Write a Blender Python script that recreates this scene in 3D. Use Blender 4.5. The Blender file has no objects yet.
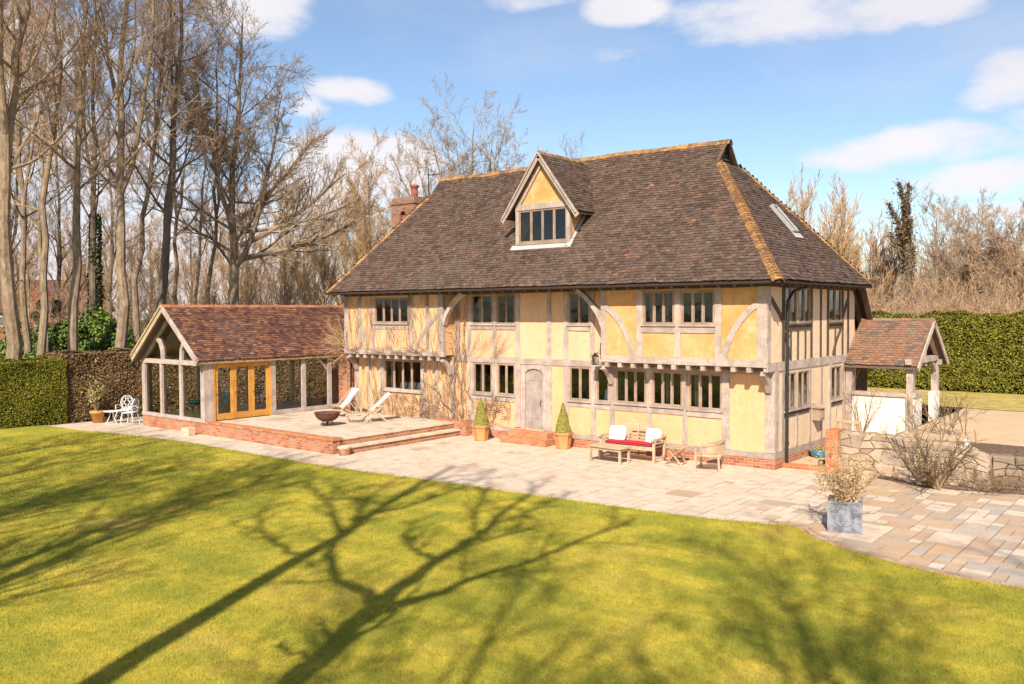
import bpy, math, random
import numpy as np
from mathutils import Vector, Matrix

random.seed(7)
C = bpy.context.scene.collection
sc = bpy.context.scene
rad = math.radians

# ------------------------------------------------------------------ camera
F_PX, YAW, PITCH, ROLL = 868.99, 0.6881, 0.0342, -0.0055
CAM = Vector((8.958, -21.523, 4.1))
cy, sy = math.cos(YAW), math.sin(YAW)
cp, sp = math.cos(PITCH), math.sin(PITCH)
cr, sr = math.cos(ROLL), math.sin(ROLL)
_f = Vector((-sy, cy, 0)); _r = Vector((cy, sy, 0)); _u = Vector((0, 0, 1))
FWD = _f*cp - _u*sp
_u2 = _u*cp + _f*sp
RGT = _r*cr + _u2*sr
UPV = _u2*cr - _r*sr
cam_d = bpy.data.cameras.new('camera')
cam = bpy.data.objects.new('camera', cam_d); C.objects.link(cam)
cam_d.sensor_fit = 'HORIZONTAL'; cam_d.sensor_width = 36
cam_d.lens = 36*F_PX/1024
cam_d.clip_end = 3000
cam.matrix_world = Matrix(((RGT.x, UPV.x, -FWD.x, CAM.x), (RGT.y, UPV.y, -FWD.y, CAM.y),
                           (RGT.z, UPV.z, -FWD.z, CAM.z), (0, 0, 0, 1)))
sc.camera = cam

def azel(px, py):
    d = FWD + RGT*((px-512)/F_PX) - UPV*((py-342)/F_PX)
    d.normalize()
    return math.atan2(d.x, d.y), math.asin(d.z)
def at(px, dist, z=0.0):
    """ground position seen in the direction of column px at a distance"""
    d = FWD + RGT*((px-512)/F_PX)
    a = math.atan2(d.x, d.y)
    return (CAM.x + math.sin(a)*dist, CAM.y + math.cos(a)*dist, z)

# ------------------------------------------------------------------ light
SUN_EL = rad(40.0)
SD = Vector((0.48, -0.877, 0)).normalized()          # horizontal direction towards the sun
sun_vec = Vector((SD.x*math.cos(SUN_EL), SD.y*math.cos(SUN_EL), math.sin(SUN_EL)))
sd = bpy.data.lights.new('sun', 'SUN'); sd.energy = 5.0; sd.angle = rad(0.55); sd.color = (1.0, 0.92, 0.79)
so = bpy.data.objects.new('sun', sd); C.objects.link(so)
so.rotation_euler = sun_vec.to_track_quat('Z', 'Y').to_euler()
so.location = (20, -40, 40)
SKY_STRENGTH = 0.108
w = bpy.data.worlds.new('World'); sc.world = w; w.use_nodes = True
nt = w.node_tree; nt.nodes.clear()
def wn(t, **k):
    n = nt.nodes.new(t)
    for a, b in k.items(): setattr(n, a, b)
    return n
def wmath(op, a, b=None, c=None):
    n = wn('ShaderNodeMath', operation=op)
    for i, v in enumerate((a, b, c)):
        if v is None: continue
        if isinstance(v, (int, float)): n.inputs[i].default_value = v
        else: nt.links.new(v, n.inputs[i])
    return n.outputs[0]
sky = wn('ShaderNodeTexSky', sky_type='NISHITA')
sky.sun_disc = False; sky.sun_elevation = SUN_EL; sky.sun_rotation = math.atan2(SD.x, SD.y)
sky.altitude = 100; sky.air_density = 1.0; sky.dust_density = 0.6; sky.ozone_density = 2.2
tc = wn('ShaderNodeTexCoord')
sep = wn('ShaderNodeSeparateXYZ'); nt.links.new(tc.outputs['Generated'], sep.inputs[0])
AZ = wmath('ARCTAN2', sep.outputs[0], sep.outputs[1])
EL = wmath('ARCSINE', sep.outputs[2])
clouds = [(262,6,62,30,1),(520,-6,55,16,.7),(628,4,42,20,.95),(612,56,32,13,.55),(850,4,165,27,1),(700,22,40,9,.5),
          (1012,76,40,26,.85),(352,92,44,13,.75),(308,106,24,11,.6),(375,170,70,36,1.35),(330,185,60,44,1.3),(915,148,86,20,1),(985,176,75,18,.95),
          (1005,212,60,11,.85),(50,60,80,45,.9),(100,160,130,60,1.0),(220,260,170,70,1.1),(30,250,120,80,1.1),
          (900,300,200,26,.9),(150,40,60,25,.6),(1120,120,80,40,.9),(-150,120,160,60,1),(1300,60,150,50,1)]
mask = None
for px, py, wx, wy, s in clouds:
    a, e = azel(px, py)
    u = wmath('DIVIDE', wmath('SUBTRACT', AZ, a), wx/F_PX*1.3)
    v = wmath('DIVIDE', wmath('SUBTRACT', EL, e), wy/F_PX*1.3)
    d = wmath('ADD', wmath('MULTIPLY', u, u), wmath('MULTIPLY', v, v))
    m = wmath('MULTIPLY', wmath('SUBTRACT', 1.0, wmath('MINIMUM', d, 1.0)), s)
    mask = m if mask is None else wmath('MAXIMUM', mask, m)
mp = wn('ShaderNodeMapping'); mp.inputs['Scale'].default_value = (1, 1, 2.3)
nt.links.new(tc.outputs['Generated'], mp.inputs['Vector'])
nz = wn('ShaderNodeTexNoise'); nz.inputs['Scale'].default_value = 9; nz.inputs['Detail'].default_value = 9; nz.inputs['Roughness'].default_value = .58
nt.links.new(mp.outputs[0], nz.inputs['Vector'])
nz2 = wn('ShaderNodeTexNoise'); nz2.inputs['Scale'].default_value = 3.4; nz2.inputs['Detail'].default_value = 6
nt.links.new(mp.outputs[0], nz2.inputs['Vector'])
dens = wmath('ADD', wmath('MULTIPLY', mask, 0.62), wmath('MULTIPLY', wmath('SUBTRACT', nz.outputs[0], 0.5), 1.25))
mr = wn('ShaderNodeMapRange', interpolation_type='SMOOTHSTEP')
mr.inputs['From Min'].default_value = 0.14; mr.inputs['From Max'].default_value = 0.58
nt.links.new(dens, mr.inputs['Value'])
wispy = wn('ShaderNodeMapRange', interpolation_type='SMOOTHSTEP')
wispy.inputs['From Min'].default_value = 0.46; wispy.inputs['From Max'].default_value = 0.80; wispy.inputs['To Max'].default_value = .38
nt.links.new(nz2.outputs[0], wispy.inputs['Value'])
DENS = wmath('MAXIMUM', wmath('MULTIPLY', mr.outputs[0], 0.93), wispy.outputs[0])
ccol = wn('ShaderNodeValToRGB')
ccol.color_ramp.elements[0].position = .25; ccol.color_ramp.elements[0].color = (.98, .93, .93, 1)
ccol.color_ramp.elements[1].position = .8; ccol.color_ramp.elements[1].color = (.74, .73, .80, 1)
nt.links.new(nz2.outputs[0], ccol.inputs[0])
bg1 = wn('ShaderNodeBackground'); bg1.inputs[1].default_value = SKY_STRENGTH
nt.links.new(sky.outputs[0], bg1.inputs[0])
bg2 = wn('ShaderNodeBackground'); bg2.inputs[1].default_value = 0.72
nt.links.new(ccol.outputs[0], bg2.inputs[0])
mx = wn('ShaderNodeMixShader'); nt.links.new(DENS, mx.inputs[0]); nt.links.new(bg1.outputs[0], mx.inputs[1]); nt.links.new(bg2.outputs[0], mx.inputs[2])
wo = wn('ShaderNodeOutputWorld'); nt.links.new(mx.outputs[0], wo.inputs[0])

sc.view_settings.view_transform = 'Standard'; sc.view_settings.look = 'None'
sc.view_settings.gamma = 1; sc.view_settings.use_curve_mapping = False
sc.view_settings.exposure = 0.6
sc.render.engine = 'CYCLES'
sc.cycles.use_denoising = True
sc.cycles.max_bounces = 8; sc.cycles.transparent_max_bounces = 16
sc.cycles.sample_clamp_indirect = 6

# ------------------------------------------------------------------ materials
class M:
    def __init__(s, name, rough=.8, spec=.3):
        s.m = bpy.data.materials.new(name); s.m.use_nodes = True
        s.nt = s.m.node_tree; s.b = s.nt.nodes['Principled BSDF']
        s.b.inputs['Roughness'].default_value = rough
        s.b.inputs['Specular IOR Level'].default_value = spec
        s.tc = s.n('ShaderNodeTexCoord')
    def n(s, t, **k):
        x = s.nt.nodes.new(t)
        for a, b in k.items(): setattr(x, a, b)
        return x
    def l(s, a, b): s.nt.links.new(a, b)
    def vec(s, scale=(1, 1, 1), src='Object', v=None):
        mp = s.n('ShaderNodeMapping'); mp.inputs['Scale'].default_value = scale
        s.l(v if v is not None else s.tc.outputs[src], mp.inputs['Vector']); return mp.outputs[0]
    def noise(s, scale, detail=4, rough=.55, v=None, stretch=(1, 1, 1)):
        x = s.n('ShaderNodeTexNoise'); x.inputs['Scale'].default_value = scale
        x.inputs['Detail'].default_value = detail; x.inputs['Roughness'].default_value = rough
        s.l(s.vec(stretch, v=v), x.inputs['Vector']); return x.outputs[0]
    def ramp(s, fac, stops, const=False):
        r = s.n('ShaderNodeValToRGB'); cr_ = r.color_ramp
        if const: cr_.interpolation = 'CONSTANT'
        while len(cr_.elements) < len(stops): cr_.elements.new(.5)
        for e, (p, c) in zip(cr_.elements, stops):
            e.position = p; e.color = (c[0], c[1], c[2], 1) if hasattr(c, '__len__') else (c, c, c, 1)
        s.l(fac, r.inputs[0]); return r.outputs[0]
    def mix(s, fac, a, b, mode='MIX'):
        x = s.n('ShaderNodeMix', data_type='RGBA', blend_type=mode)
        for i, v in ((0, fac), (6, a), (7, b)):
            if isinstance(v, (int, float)): x.inputs[i].default_value = v
            elif isinstance(v, tuple): x.inputs[i].default_value = (*v[:3], 1)
            else: s.l(v, x.inputs[i])
        return x.outputs[2]
    def math(s, op, a, b=0.0):
        x = s.n('ShaderNodeMath', operation=op)
        for i, v in enumerate((a, b)):
            if isinstance(v, (int, float)): x.inputs[i].default_value = v
            else: s.l(v, x.inputs[i])
        return x.outputs[0]
    def attr(s, name='rnd'):
        a = s.n('ShaderNodeAttribute', attribute_name=name); return a.outputs['Fac']
    def col(s, c):
        if isinstance(c, tuple): s.b.inputs['Base Color'].default_value = (*c[:3], 1)
        else: s.l(c, s.b.inputs['Base Color'])
        return s
    def bump(s, h, strength=.4, dist=.02):
        b = s.n('ShaderNodeBump'); b.inputs['Strength'].default_value = strength; b.inputs['Distance'].default_value = dist
        s.l(h, b.inputs['Height']); s.l(b.outputs[0], s.b.inputs['Normal']); return s

def m_plaster(name, a, b, c):
    m = M(name, .92, .15)
    n1 = m.noise(.55, 5, .6); n2 = m.noise(2.6, 6, .6); n3 = m.noise(26, 4, .6)
    st = m.noise(1.6, 4, .6, stretch=(3, 3, .35))
    k = m.mix(m.ramp(n1, [(.38, 0), (.62, 1)]), a, b)
    k = m.mix(m.ramp(n2, [(.5, 0), (.72, .8)]), k, c)
    k = m.mix(m.ramp(st, [(.48, 0), (.72, .42)]), k, tuple(x*.68 for x in c))
    k = m.mix(m.ramp(m.noise(7, 7, .75), [(.36, .30), (.5, 0)]), k, tuple(x*.72 for x in b))
    k = m.mix(m.ramp(n3, [(.3, .2), (.6, 0)]), k, tuple(x*.6 for x in a))
    m.col(k); m.bump(m.math('ADD', n3, m.math('MULTIPLY', n2, 3.0)), .5, .02); return m.m
PLASTER = m_plaster('ochre_limewash', (.74, .45, .24), (.72, .41, .19), (.75, .48, .29))
PLASTER_H = m_plaster('cream_limewash', (.75, .47, .285), (.72, .43, .24), (.76, .50, .33))
PLASTER_O = m_plaster('orange_limewash', (.72, .42, .19), (.62, .29, .085), (.75, .48, .27))
PLASTER_P = m_plaster('pale_limewash', (.76, .56, .37), (.74, .52, .33), (.78, .60, .42))
PLASTER_W = m_plaster('white_render', (.82, .78, .68), (.80, .72, .58), (.84, .80, .72))

def m_wood(name, c1, c2, c3, axis=2, rough=.85, crack=.5):
    m = M(name, rough, .15)
    st = [9, 9, 9]; st[axis] = .8
    n = m.noise(4, 6, .65, stretch=tuple(st))
    n2 = m.noise(1.3, 4, .6)
    k = m.mix(m.ramp(n, [(.32, 0), (.66, 1)]), c1, c2)
    k = m.mix(m.ramp(n2, [(.45, 0), (.7, .7)]), k, c3)
    k = m.mix(m.ramp(n, [(.30, crack), (.40, 0)]), k, tuple(x*.32 for x in c1))
    oi = m.n('ShaderNodeObjectInfo')
    k = m.mix(m.ramp(oi.outputs['Random'], [(0, .42), (.6, 0)]), k, tuple(x*.62 for x in c1))
    k = m.mix(m.ramp(m.noise(2.2, 6, .7), [(.42, .45), (.56, 0)]), k, tuple(x*.55 for x in c1))
    m.col(k); m.bump(n, .6, .012); return m.m
WG = ((.40, .31, .255), (.58, .465, .395), (.45, .34, .27))
WOOD = [m_wood('weathered_oak_%s' % 'xyz'[i], *WG, axis=i) for i in range(3)]
WD = ((.11, .070, .05), (.17, .115, .08), (.13, .08, .055))
DARKW = [m_wood('brown_oak_%s' % 'xyz'[i], *WD, axis=i) for i in range(3)]
MULL = m_wood('pale_window_oak', (.34, .23, .16), (.48, .35, .26), (.36, .25, .18), 2)
ORANGEW = m_wood('fresh_oak', (.60, .27, .055), (.70, .36, .09), (.62, .31, .07), 2, .5, .15)
TEAK = m_wood('bleached_teak', (.50, .34, .21), (.64, .48, .33), (.56, .41, .28), 0, .7, .4)
TEAK2 = m_wood('brown_teak', (.34, .19, .11), (.48, .30, .19), (.40, .26, .17), 0, .6, .4)
DOORW = m_wood('grey_door_oak', (.36, .28, .24), (.56, .47, .41), (.44, .34, .29), 2, .8, .7)

def m_tile(name, stops, lichen=0.0, moss=(.44, .23, .04)):
    m = M(name, .85, .2)
    r = m.math('ADD', m.math('MULTIPLY', m.attr('rnd'), .86), m.math('MULTIPLY', m.math('SUBTRACT', m.noise(1.5, 5, .7, stretch=(1, 1, 2.5)), .42), .62))
    k = m.ramp(r, stops)
    n = m.noise(34, 4, .65); n2 = m.noise(.7, 5, .6)
    k = m.mix(m.ramp(n, [(.35, .38), (.62, 0)]), k, (.038, .028, .02))
    k = m.mix(m.ramp(n2, [(.5, 0), (.75, .32)]), k, (.17, .13, .095))
    if lichen > 0:
        n3 = m.noise(4.5, 8, .75)
        n4 = m.noise(24, 4, .75)
        lk = m.mix(n4, moss, (.50, .33, .09))
        k = m.mix(m.ramp(m.math('ADD', m.math('MULTIPLY', n3, .7), m.math('MULTIPLY', n4, .3)), [(.63-lichen*.3, 0), (.73-lichen*.3, .9)]), k, lk)
    m.col(k); m.bump(n, .5, .008); return m.m
TILE_MAIN = m_tile('old_clay_tiles', [(0, (.070, .044, .030)), (.3, (.100, .063, .048)), (.55, (.126, .080, .060)), (.8, (.148, .092, .070)), (.90, (.18, .10, .064)), (.955, (.26, .11, .06)), (1, (.36, .15, .07))], .14)
TILE_MAIN_U = TILE_MAIN
TILE_EXT = m_tile('red_clay_tiles', [(0, (.07, .035, .034)), (.3, (.13, .05, .04)), (.6, (.19, .085, .052)), (.85, (.27, .115, .06)), (1, (.42, .20, .12))], .03)
TILE_PORCH = m_tile('mottled_clay_tiles', [(0, (.13, .10, .085)), (.3, (.24, .15, .10)), (.5, (.32, .16, .09)), (.7, (.34, .13, .075)), (.85, (.27, .19, .14)), (1, (.42, .24, .13))], .10)
RIDGE = m_tile('lichened_ridge_tiles', [(0, (.13, .08, .055)), (.5, (.25, .12, .06)), (1, (.42, .18, .07))], .46, (.48, .25, .04))
RIDGE_R = m_tile('red_ridge_tiles', [(0, (.30, .09, .04)), (.5, (.46, .15, .06)), (1, (.55, .22, .09))], .22)
UNDER = M('roof_battens', .9, .1).col((.05, .035, .028)).m

def m_brick(name, stops, mortar=(.45, .36, .27), s=1.0):
    m = M(name, .9, .15)
    g = m.n('ShaderNodeNewGeometry'); sp_ = m.n('ShaderNodeSeparateXYZ'); m.l(g.outputs['True Normal'], sp_.inputs[0])
    ps = m.n('ShaderNodeSeparateXYZ'); m.l(m.tc.outputs['Object'], ps.inputs[0])
    isx = m.math('GREATER_THAN', m.math('ABSOLUTE', sp_.outputs[0]), .6)
    isz = m.math('GREATER_THAN', m.math('ABSOLUTE', sp_.outputs[2]), .6)
    u = m.n('ShaderNodeMix', data_type='FLOAT'); m.l(isx, u.inputs[0]); m.l(ps.outputs[0], u.inputs[2]); m.l(ps.outputs[1], u.inputs[3])
    v = m.n('ShaderNodeMix', data_type='FLOAT'); m.l(isz, v.inputs[0]); m.l(ps.outputs[2], v.inputs[2]); m.l(ps.outputs[1], v.inputs[3])
    cb = m.n('ShaderNodeCombineXYZ'); m.l(u.outputs[0], cb.inputs[0]); m.l(v.outputs[0], cb.inputs[1])
    b = m.n('ShaderNodeTexBrick'); m.l(cb.outputs[0], b.inputs['Vector'])
    b.inputs['Scale'].default_value = 1; b.inputs['Brick Width'].default_value = .225*s; b.inputs['Row Height'].default_value = .075*s
    b.inputs['Mortar Size'].default_value = .007*s; b.inputs['Mortar Smooth'].default_value = .3; b.inputs['Bias'].default_value = 0
    b.inputs['Color1'].default_value = (0, 0, 0, 1); b.inputs['Color2'].default_value = (1, 1, 1, 1); b.inputs['Mortar'].default_value = (0, 0, 0, 1)
    n = m.noise(22, 5, .6); n2 = m.noise(1.4, 4)
    k = m.ramp(b.outputs['Color'], stops)
    k = m.mix(m.ramp(n, [(.35, .55), (.65, 0)]), k, tuple(x*.55 for x in stops[0][1]))
    k = m.mix(m.ramp(n2, [(.5, 0), (.8, .35)]), k, (.50, .40, .30))
    k = m.mix(b.outputs['Fac'], k, mortar)
    m.col(k)
    h = m.math('SUBTRACT', m.math('MULTIPLY', n, .4), b.outputs['Fac'])
    m.bump(h, .7, .012); return m.m
BRICK = m_brick('red_brick', [(0, (.34, .10, .05)), (.4, (.50, .18, .08)), (.7, (.58, .24, .11)), (1, (.44, .22, .14))])
BRICK_D = m_brick('chimney_brick', [(0, (.20, .085, .055)), (.4, (.34, .14, .08)), (.7, (.42, .18, .10)), (1, (.30, .16, .11))], (.30, .24, .19))
BRICK_O = m_brick('orange_brick', [(0, (.46, .13, .05)), (.4, (.62, .21, .07)), (.7, (.66, .28, .11)), (1, (.50, .20, .10))], (.42, .30, .2))
BRICK_FAR = m_brick('far_house_brick', [(0, (.34, .09, .05)), (1, (.46, .14, .07))], (.36, .15, .1))

def m_slab(name, stops, dirt=.3):
    m = M(name, .8, .25)
    r = m.attr('rnd'); k = m.ramp(r, stops)
    n = m.noise(3.0, 6, .65); n2 = m.noise(24, 5, .65); n3 = m.noise(.35, 4, .6)
    g = m.n('ShaderNodeNewGeometry')
    sw = m.noise(1.7, 5, .6, stretch=(1, 2.2, 1))
    k = m.mix(m.ramp(sw, [(.46, 0), (.64, .42)]), k, (.50, .32, .19))
    k = m.mix(m.ramp(n, [(.36, dirt*1.6), (.52, 0)]), k, (.26, .20, .155))
    k = m.mix(m.ramp(n2, [(.3, .35), (.6, 0)]), k, (.34, .27, .21))
    k = m.mix(m.ramp(n3, [(.5, 0), (.7, .2)]), k, (.36, .29, .23))
    m.col(k); m.bump(m.math('ADD', n2, m.math('MULTIPLY', n, 2.0)), .35, .01); return m.m
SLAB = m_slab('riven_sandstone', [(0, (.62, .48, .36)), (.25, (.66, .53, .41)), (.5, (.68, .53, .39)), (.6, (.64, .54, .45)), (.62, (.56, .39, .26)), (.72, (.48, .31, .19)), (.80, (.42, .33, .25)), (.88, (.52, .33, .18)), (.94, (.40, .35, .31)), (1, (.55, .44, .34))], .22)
GROUT = M('sandy_grout', .95, .1).col((.22, .155, .105)).m
def m_simple(name, c, rough=.7, spec=.3, var=.25, ns=9, metal=0):
    m = M(name, rough, spec); n = m.noise(ns, 5, .6)
    m.col(m.mix(m.ramp(n, [(.3, 0), (.7, 1)]), tuple(x*(1-var) for x in c), tuple(min(1, x*(1+var*.6)) for x in c)))
    m.b.inputs['Metallic'].default_value = metal; m.bump(n, .2, .01); return m.m
IRON = m_simple('black_iron', (.025, .023, .022), .45, .4, .3, 20)
RUST = m_simple('rusty_steel', (.13, .055, .035), .75, .3, .5, 14)
LEAD = m_simple('white_lead_flashing', (.46, .42, .39), .5, .4, .2, 8)
WHITE_METAL = m_simple('white_painted_iron', (.74, .74, .74), .5, .4, .25, 30)
TERRA = m_simple('terracotta', (.60, .27, .10), .85, .2, .22, 5)
TERRA_P = m_simple('pale_terracotta', (.66, .40, .26), .85, .2, .25, 7)
RED_FAB = m_simple('red_canvas', (.55, .035, .05), .9, .15, .15, 12)
WHITE_FAB = m_simple('white_cotton', (.76, .73, .69), .95, .1, .06, 6)
BLUE_FAB = m_simple('pale_blue_canvas', (.66, .70, .74), .9, .1, .15, 12)
CURTAIN = m_simple('cream_curtain', (.62, .54, .40), .95, .1, .2, 7)
BLUE_GLAZE = m_simple('blue_glaze', (.03, .25, .42), .25, .6, .3, 9)
GREEN_FAB = m_simple('green_cushion', (.06, .30, .20), .9, .1, .2, 7)
WALL_IN = m_simple('interior_wall', (.32, .25, .18), .95, .1, .1, 3)
FLOOR_IN = m_simple('interior_floor', (.20, .12, .07), .7, .3, .3, 3)
STONE_BLOCK = m_simple('sandstone_block', (.58, .44, .30), .9, .1, .3, 8)
SOIL = m_simple('bark_mulch', (.17, .11, .075), .98, .05, .6, 13)
SKYGLASS = m_simple('roof_window_frame', (.36, .34, .32), .4, .5, .1, 8)

def m_lead():
    m = M('lead_sheet', .45, .5); n = m.noise(5, 7, .7); n2 = m.noise(30, 4)
    m.col(m.mix(m.ramp(n, [(.4, 0), (.58, 1)]), (.13, .135, .155), (.34, .34, .38)))
    m.b.inputs['Metallic'].default_value = .25; m.bump(n2, .3, .01); return m.m
LEADP = m_lead()
def m_glass(name, refl=.9, tint=(.85, .88, .86)):
    m = M(name); m.nt.nodes.remove(m.b)
    gl = m.n('ShaderNodeBsdfGlossy'); gl.inputs['Roughness'].default_value = .015; gl.inputs['Color'].default_value = (.95, .97, 1, 1)
    tr = m.n('ShaderNodeBsdfTransparent'); tr.inputs['Color'].default_value = (*tint, 1)
    fr = m.n('ShaderNodeFresnel'); fr.inputs['IOR'].default_value = 1.5
    b = m.n('ShaderNodeBump'); b.inputs['Strength'].default_value = .40; b.inputs['Distance'].default_value = .025
    m.l(m.noise(2.3, 3, .5), b.inputs['Height']); m.l(b.outputs[0], gl.inputs['Normal'])
    mxs = m.n('ShaderNodeMixShader')
    m.l(m.math('MINIMUM', m.math('MULTIPLY', fr.outputs[0], refl*1.45), .95), mxs.inputs[0])
    m.l(tr.outputs[0], mxs.inputs[1]); m.l(gl.outputs[0], mxs.inputs[2])
    o = [x for x in m.nt.nodes if x.type == 'OUTPUT_MATERIAL'][0]; m.l(mxs.outputs[0], o.inputs[0]); return m.m
GLASS = m_glass('old_window_glass')
GLASS_T = m_glass('garden_room_glass', .75, (.93, .96, .93))

def m_grass():
    m = M('lawn_turf', .95, .1)
    g = m.n('ShaderNodeNewGeometry'); P_ = g.outputs['Position']
    n1 = m.noise(.42, 6, .62, v=P_); n2 = m.noise(2.2, 6, .65, v=P_); n3 = m.noise(60, 3, .6, v=P_)
    n4 = m.noise(.16, 3, .5, v=P_)
    n5 = m.noise(9, 5, .7, v=P_)
    k = m.mix(m.ramp(m.math('ADD', m.math('MULTIPLY', n2, .55), m.math('MULTIPLY', n5, .45)), [(.38, 0), (.62, 1)]), (.31, .28, .032), (.60, .45, .058))
    k = m.mix(m.ramp(n1, [(.40, .55), (.54, 0)]), k, (.19, .215, .027))
    k = m.mix(m.ramp(n1, [(.55, 0), (.68, .55)]), k, (.56, .37, .10))
    sx = m.n('ShaderNodeSeparateXYZ'); m.l(P_, sx.inputs[0])
    stripe = m.math('SINE', m.math('ADD', m.math('MULTIPLY', sx.outputs[1], 2*math.pi/1.15), m.math('MULTIPLY', n4, 3.0)))
    k = m.mix(m.math('MULTIPLY', m.math('GREATER_THAN', stripe, 0.0), .20), k, (.19, .21, .03))
    r = m.attr('rnd')
    k = m.mix(m.ramp(r, [(0, .35), (.5, 0)]), k, (.10, .13, .02))
    k = m.mix(m.ramp(r, [(.75, 0), (1, .45)]), k, (.50, .42, .12))
    k = m.mix(m.ramp(n3, [(.3, .4), (.6, 0)]), k, (.11, .12, .02))
    m.col(k); m.bump(n3, .4, .01); return m.m
GRASS = m_grass()
def m_leaf(name, stops, spec=.3, trans=.15):
    m = M(name, .6, spec); m.col(m.ramp(m.attr('rnd'), stops)); 
    return m.m
YEW = m_leaf('yew_leaf', [(0, (.055, .055, .007)), (.5, (.135, .128, .013)), (.85, (.22, .195, .02)), (1, (.34, .28, .04))], .15)
BEECH = m_leaf('dry_beech_leaf', [(0, (.06, .035, .02)), (.35, (.16, .085, .035)), (.6, (.24, .13, .05)), (.8, (.12, .10, .03)), (1, (.34, .20, .09))])
LAUREL = m_leaf('evergreen_leaf', [(0, (.03, .05, .01)), (.5, (.07, .12, .015)), (1, (.20, .24, .03))])
BOX = m_leaf('box_leaf', [(0, (.16, .14, .025)), (.5, (.30, .26, .05)), (1, (.44, .37, .10))])
IVY = m_leaf('ivy_leaf', [(0, (.02, .03, .01)), (.6, (.05, .06, .015)), (1, (.10, .10, .03))])
IVYB = m_leaf('brown_ivy_leaf', [(0, (.07, .045, .025)), (.6, (.15, .10, .05)), (1, (.22, .15, .07))])
BUDS = m_leaf('pale_young_leaf', [(0, (.16, .13, .05)), (.5, (.34, .28, .10)), (1, (.50, .40, .16))])
DRYL = m_leaf('dry_tan_leaf', [(0, (.28, .17, .08)), (.5, (.48, .33, .18)), (1, (.62, .47, .28))])
CORE = M('hedge_core', 1, .05).col((.02, .025, .008)).m
CORE_B = M('beech_core', 1, .05).col((.05, .032, .018)).m
def m_bark(name, c1, c2, moss=None):
    m = M(name, .95, .1); n = m.noise(3.0, 6, .7, stretch=(2.2, 2.2, .9)); n2 = m.noise(.8, 4)
    k = m.mix(m.ramp(n, [(.32, 0), (.66, 1)]), c1, c2)
    if moss: k = m.mix(m.ramp(n2, [(.48, 0), (.66, .6)]), k, moss)
    m.col(k); m.bump(n, .7, .03); return m.m
BARK = m_bark('tree_bark', (.13, .09, .06), (.38, .27, .18), (.24, .18, .10))
BARK_D = m_bark('dark_bark', (.10, .07, .05), (.22, .16, .11))
TWIG = m_bark('twig_bark', (.25, .17, .105), (.42, .30, .195))
TWIG_R = m_bark('reddish_twig', (.29, .175, .10), (.45, .30, .185))
TWIG_O = m_bark('sandy_twig', (.34, .20, .095), (.52, .34, .17))
VINE = m_bark('vine_stem', (.12, .07, .045), (.30, .20, .13))
SHRUBW = m_bark('shrub_stem', (.13, .085, .05), (.30, .21, .12))

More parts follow.
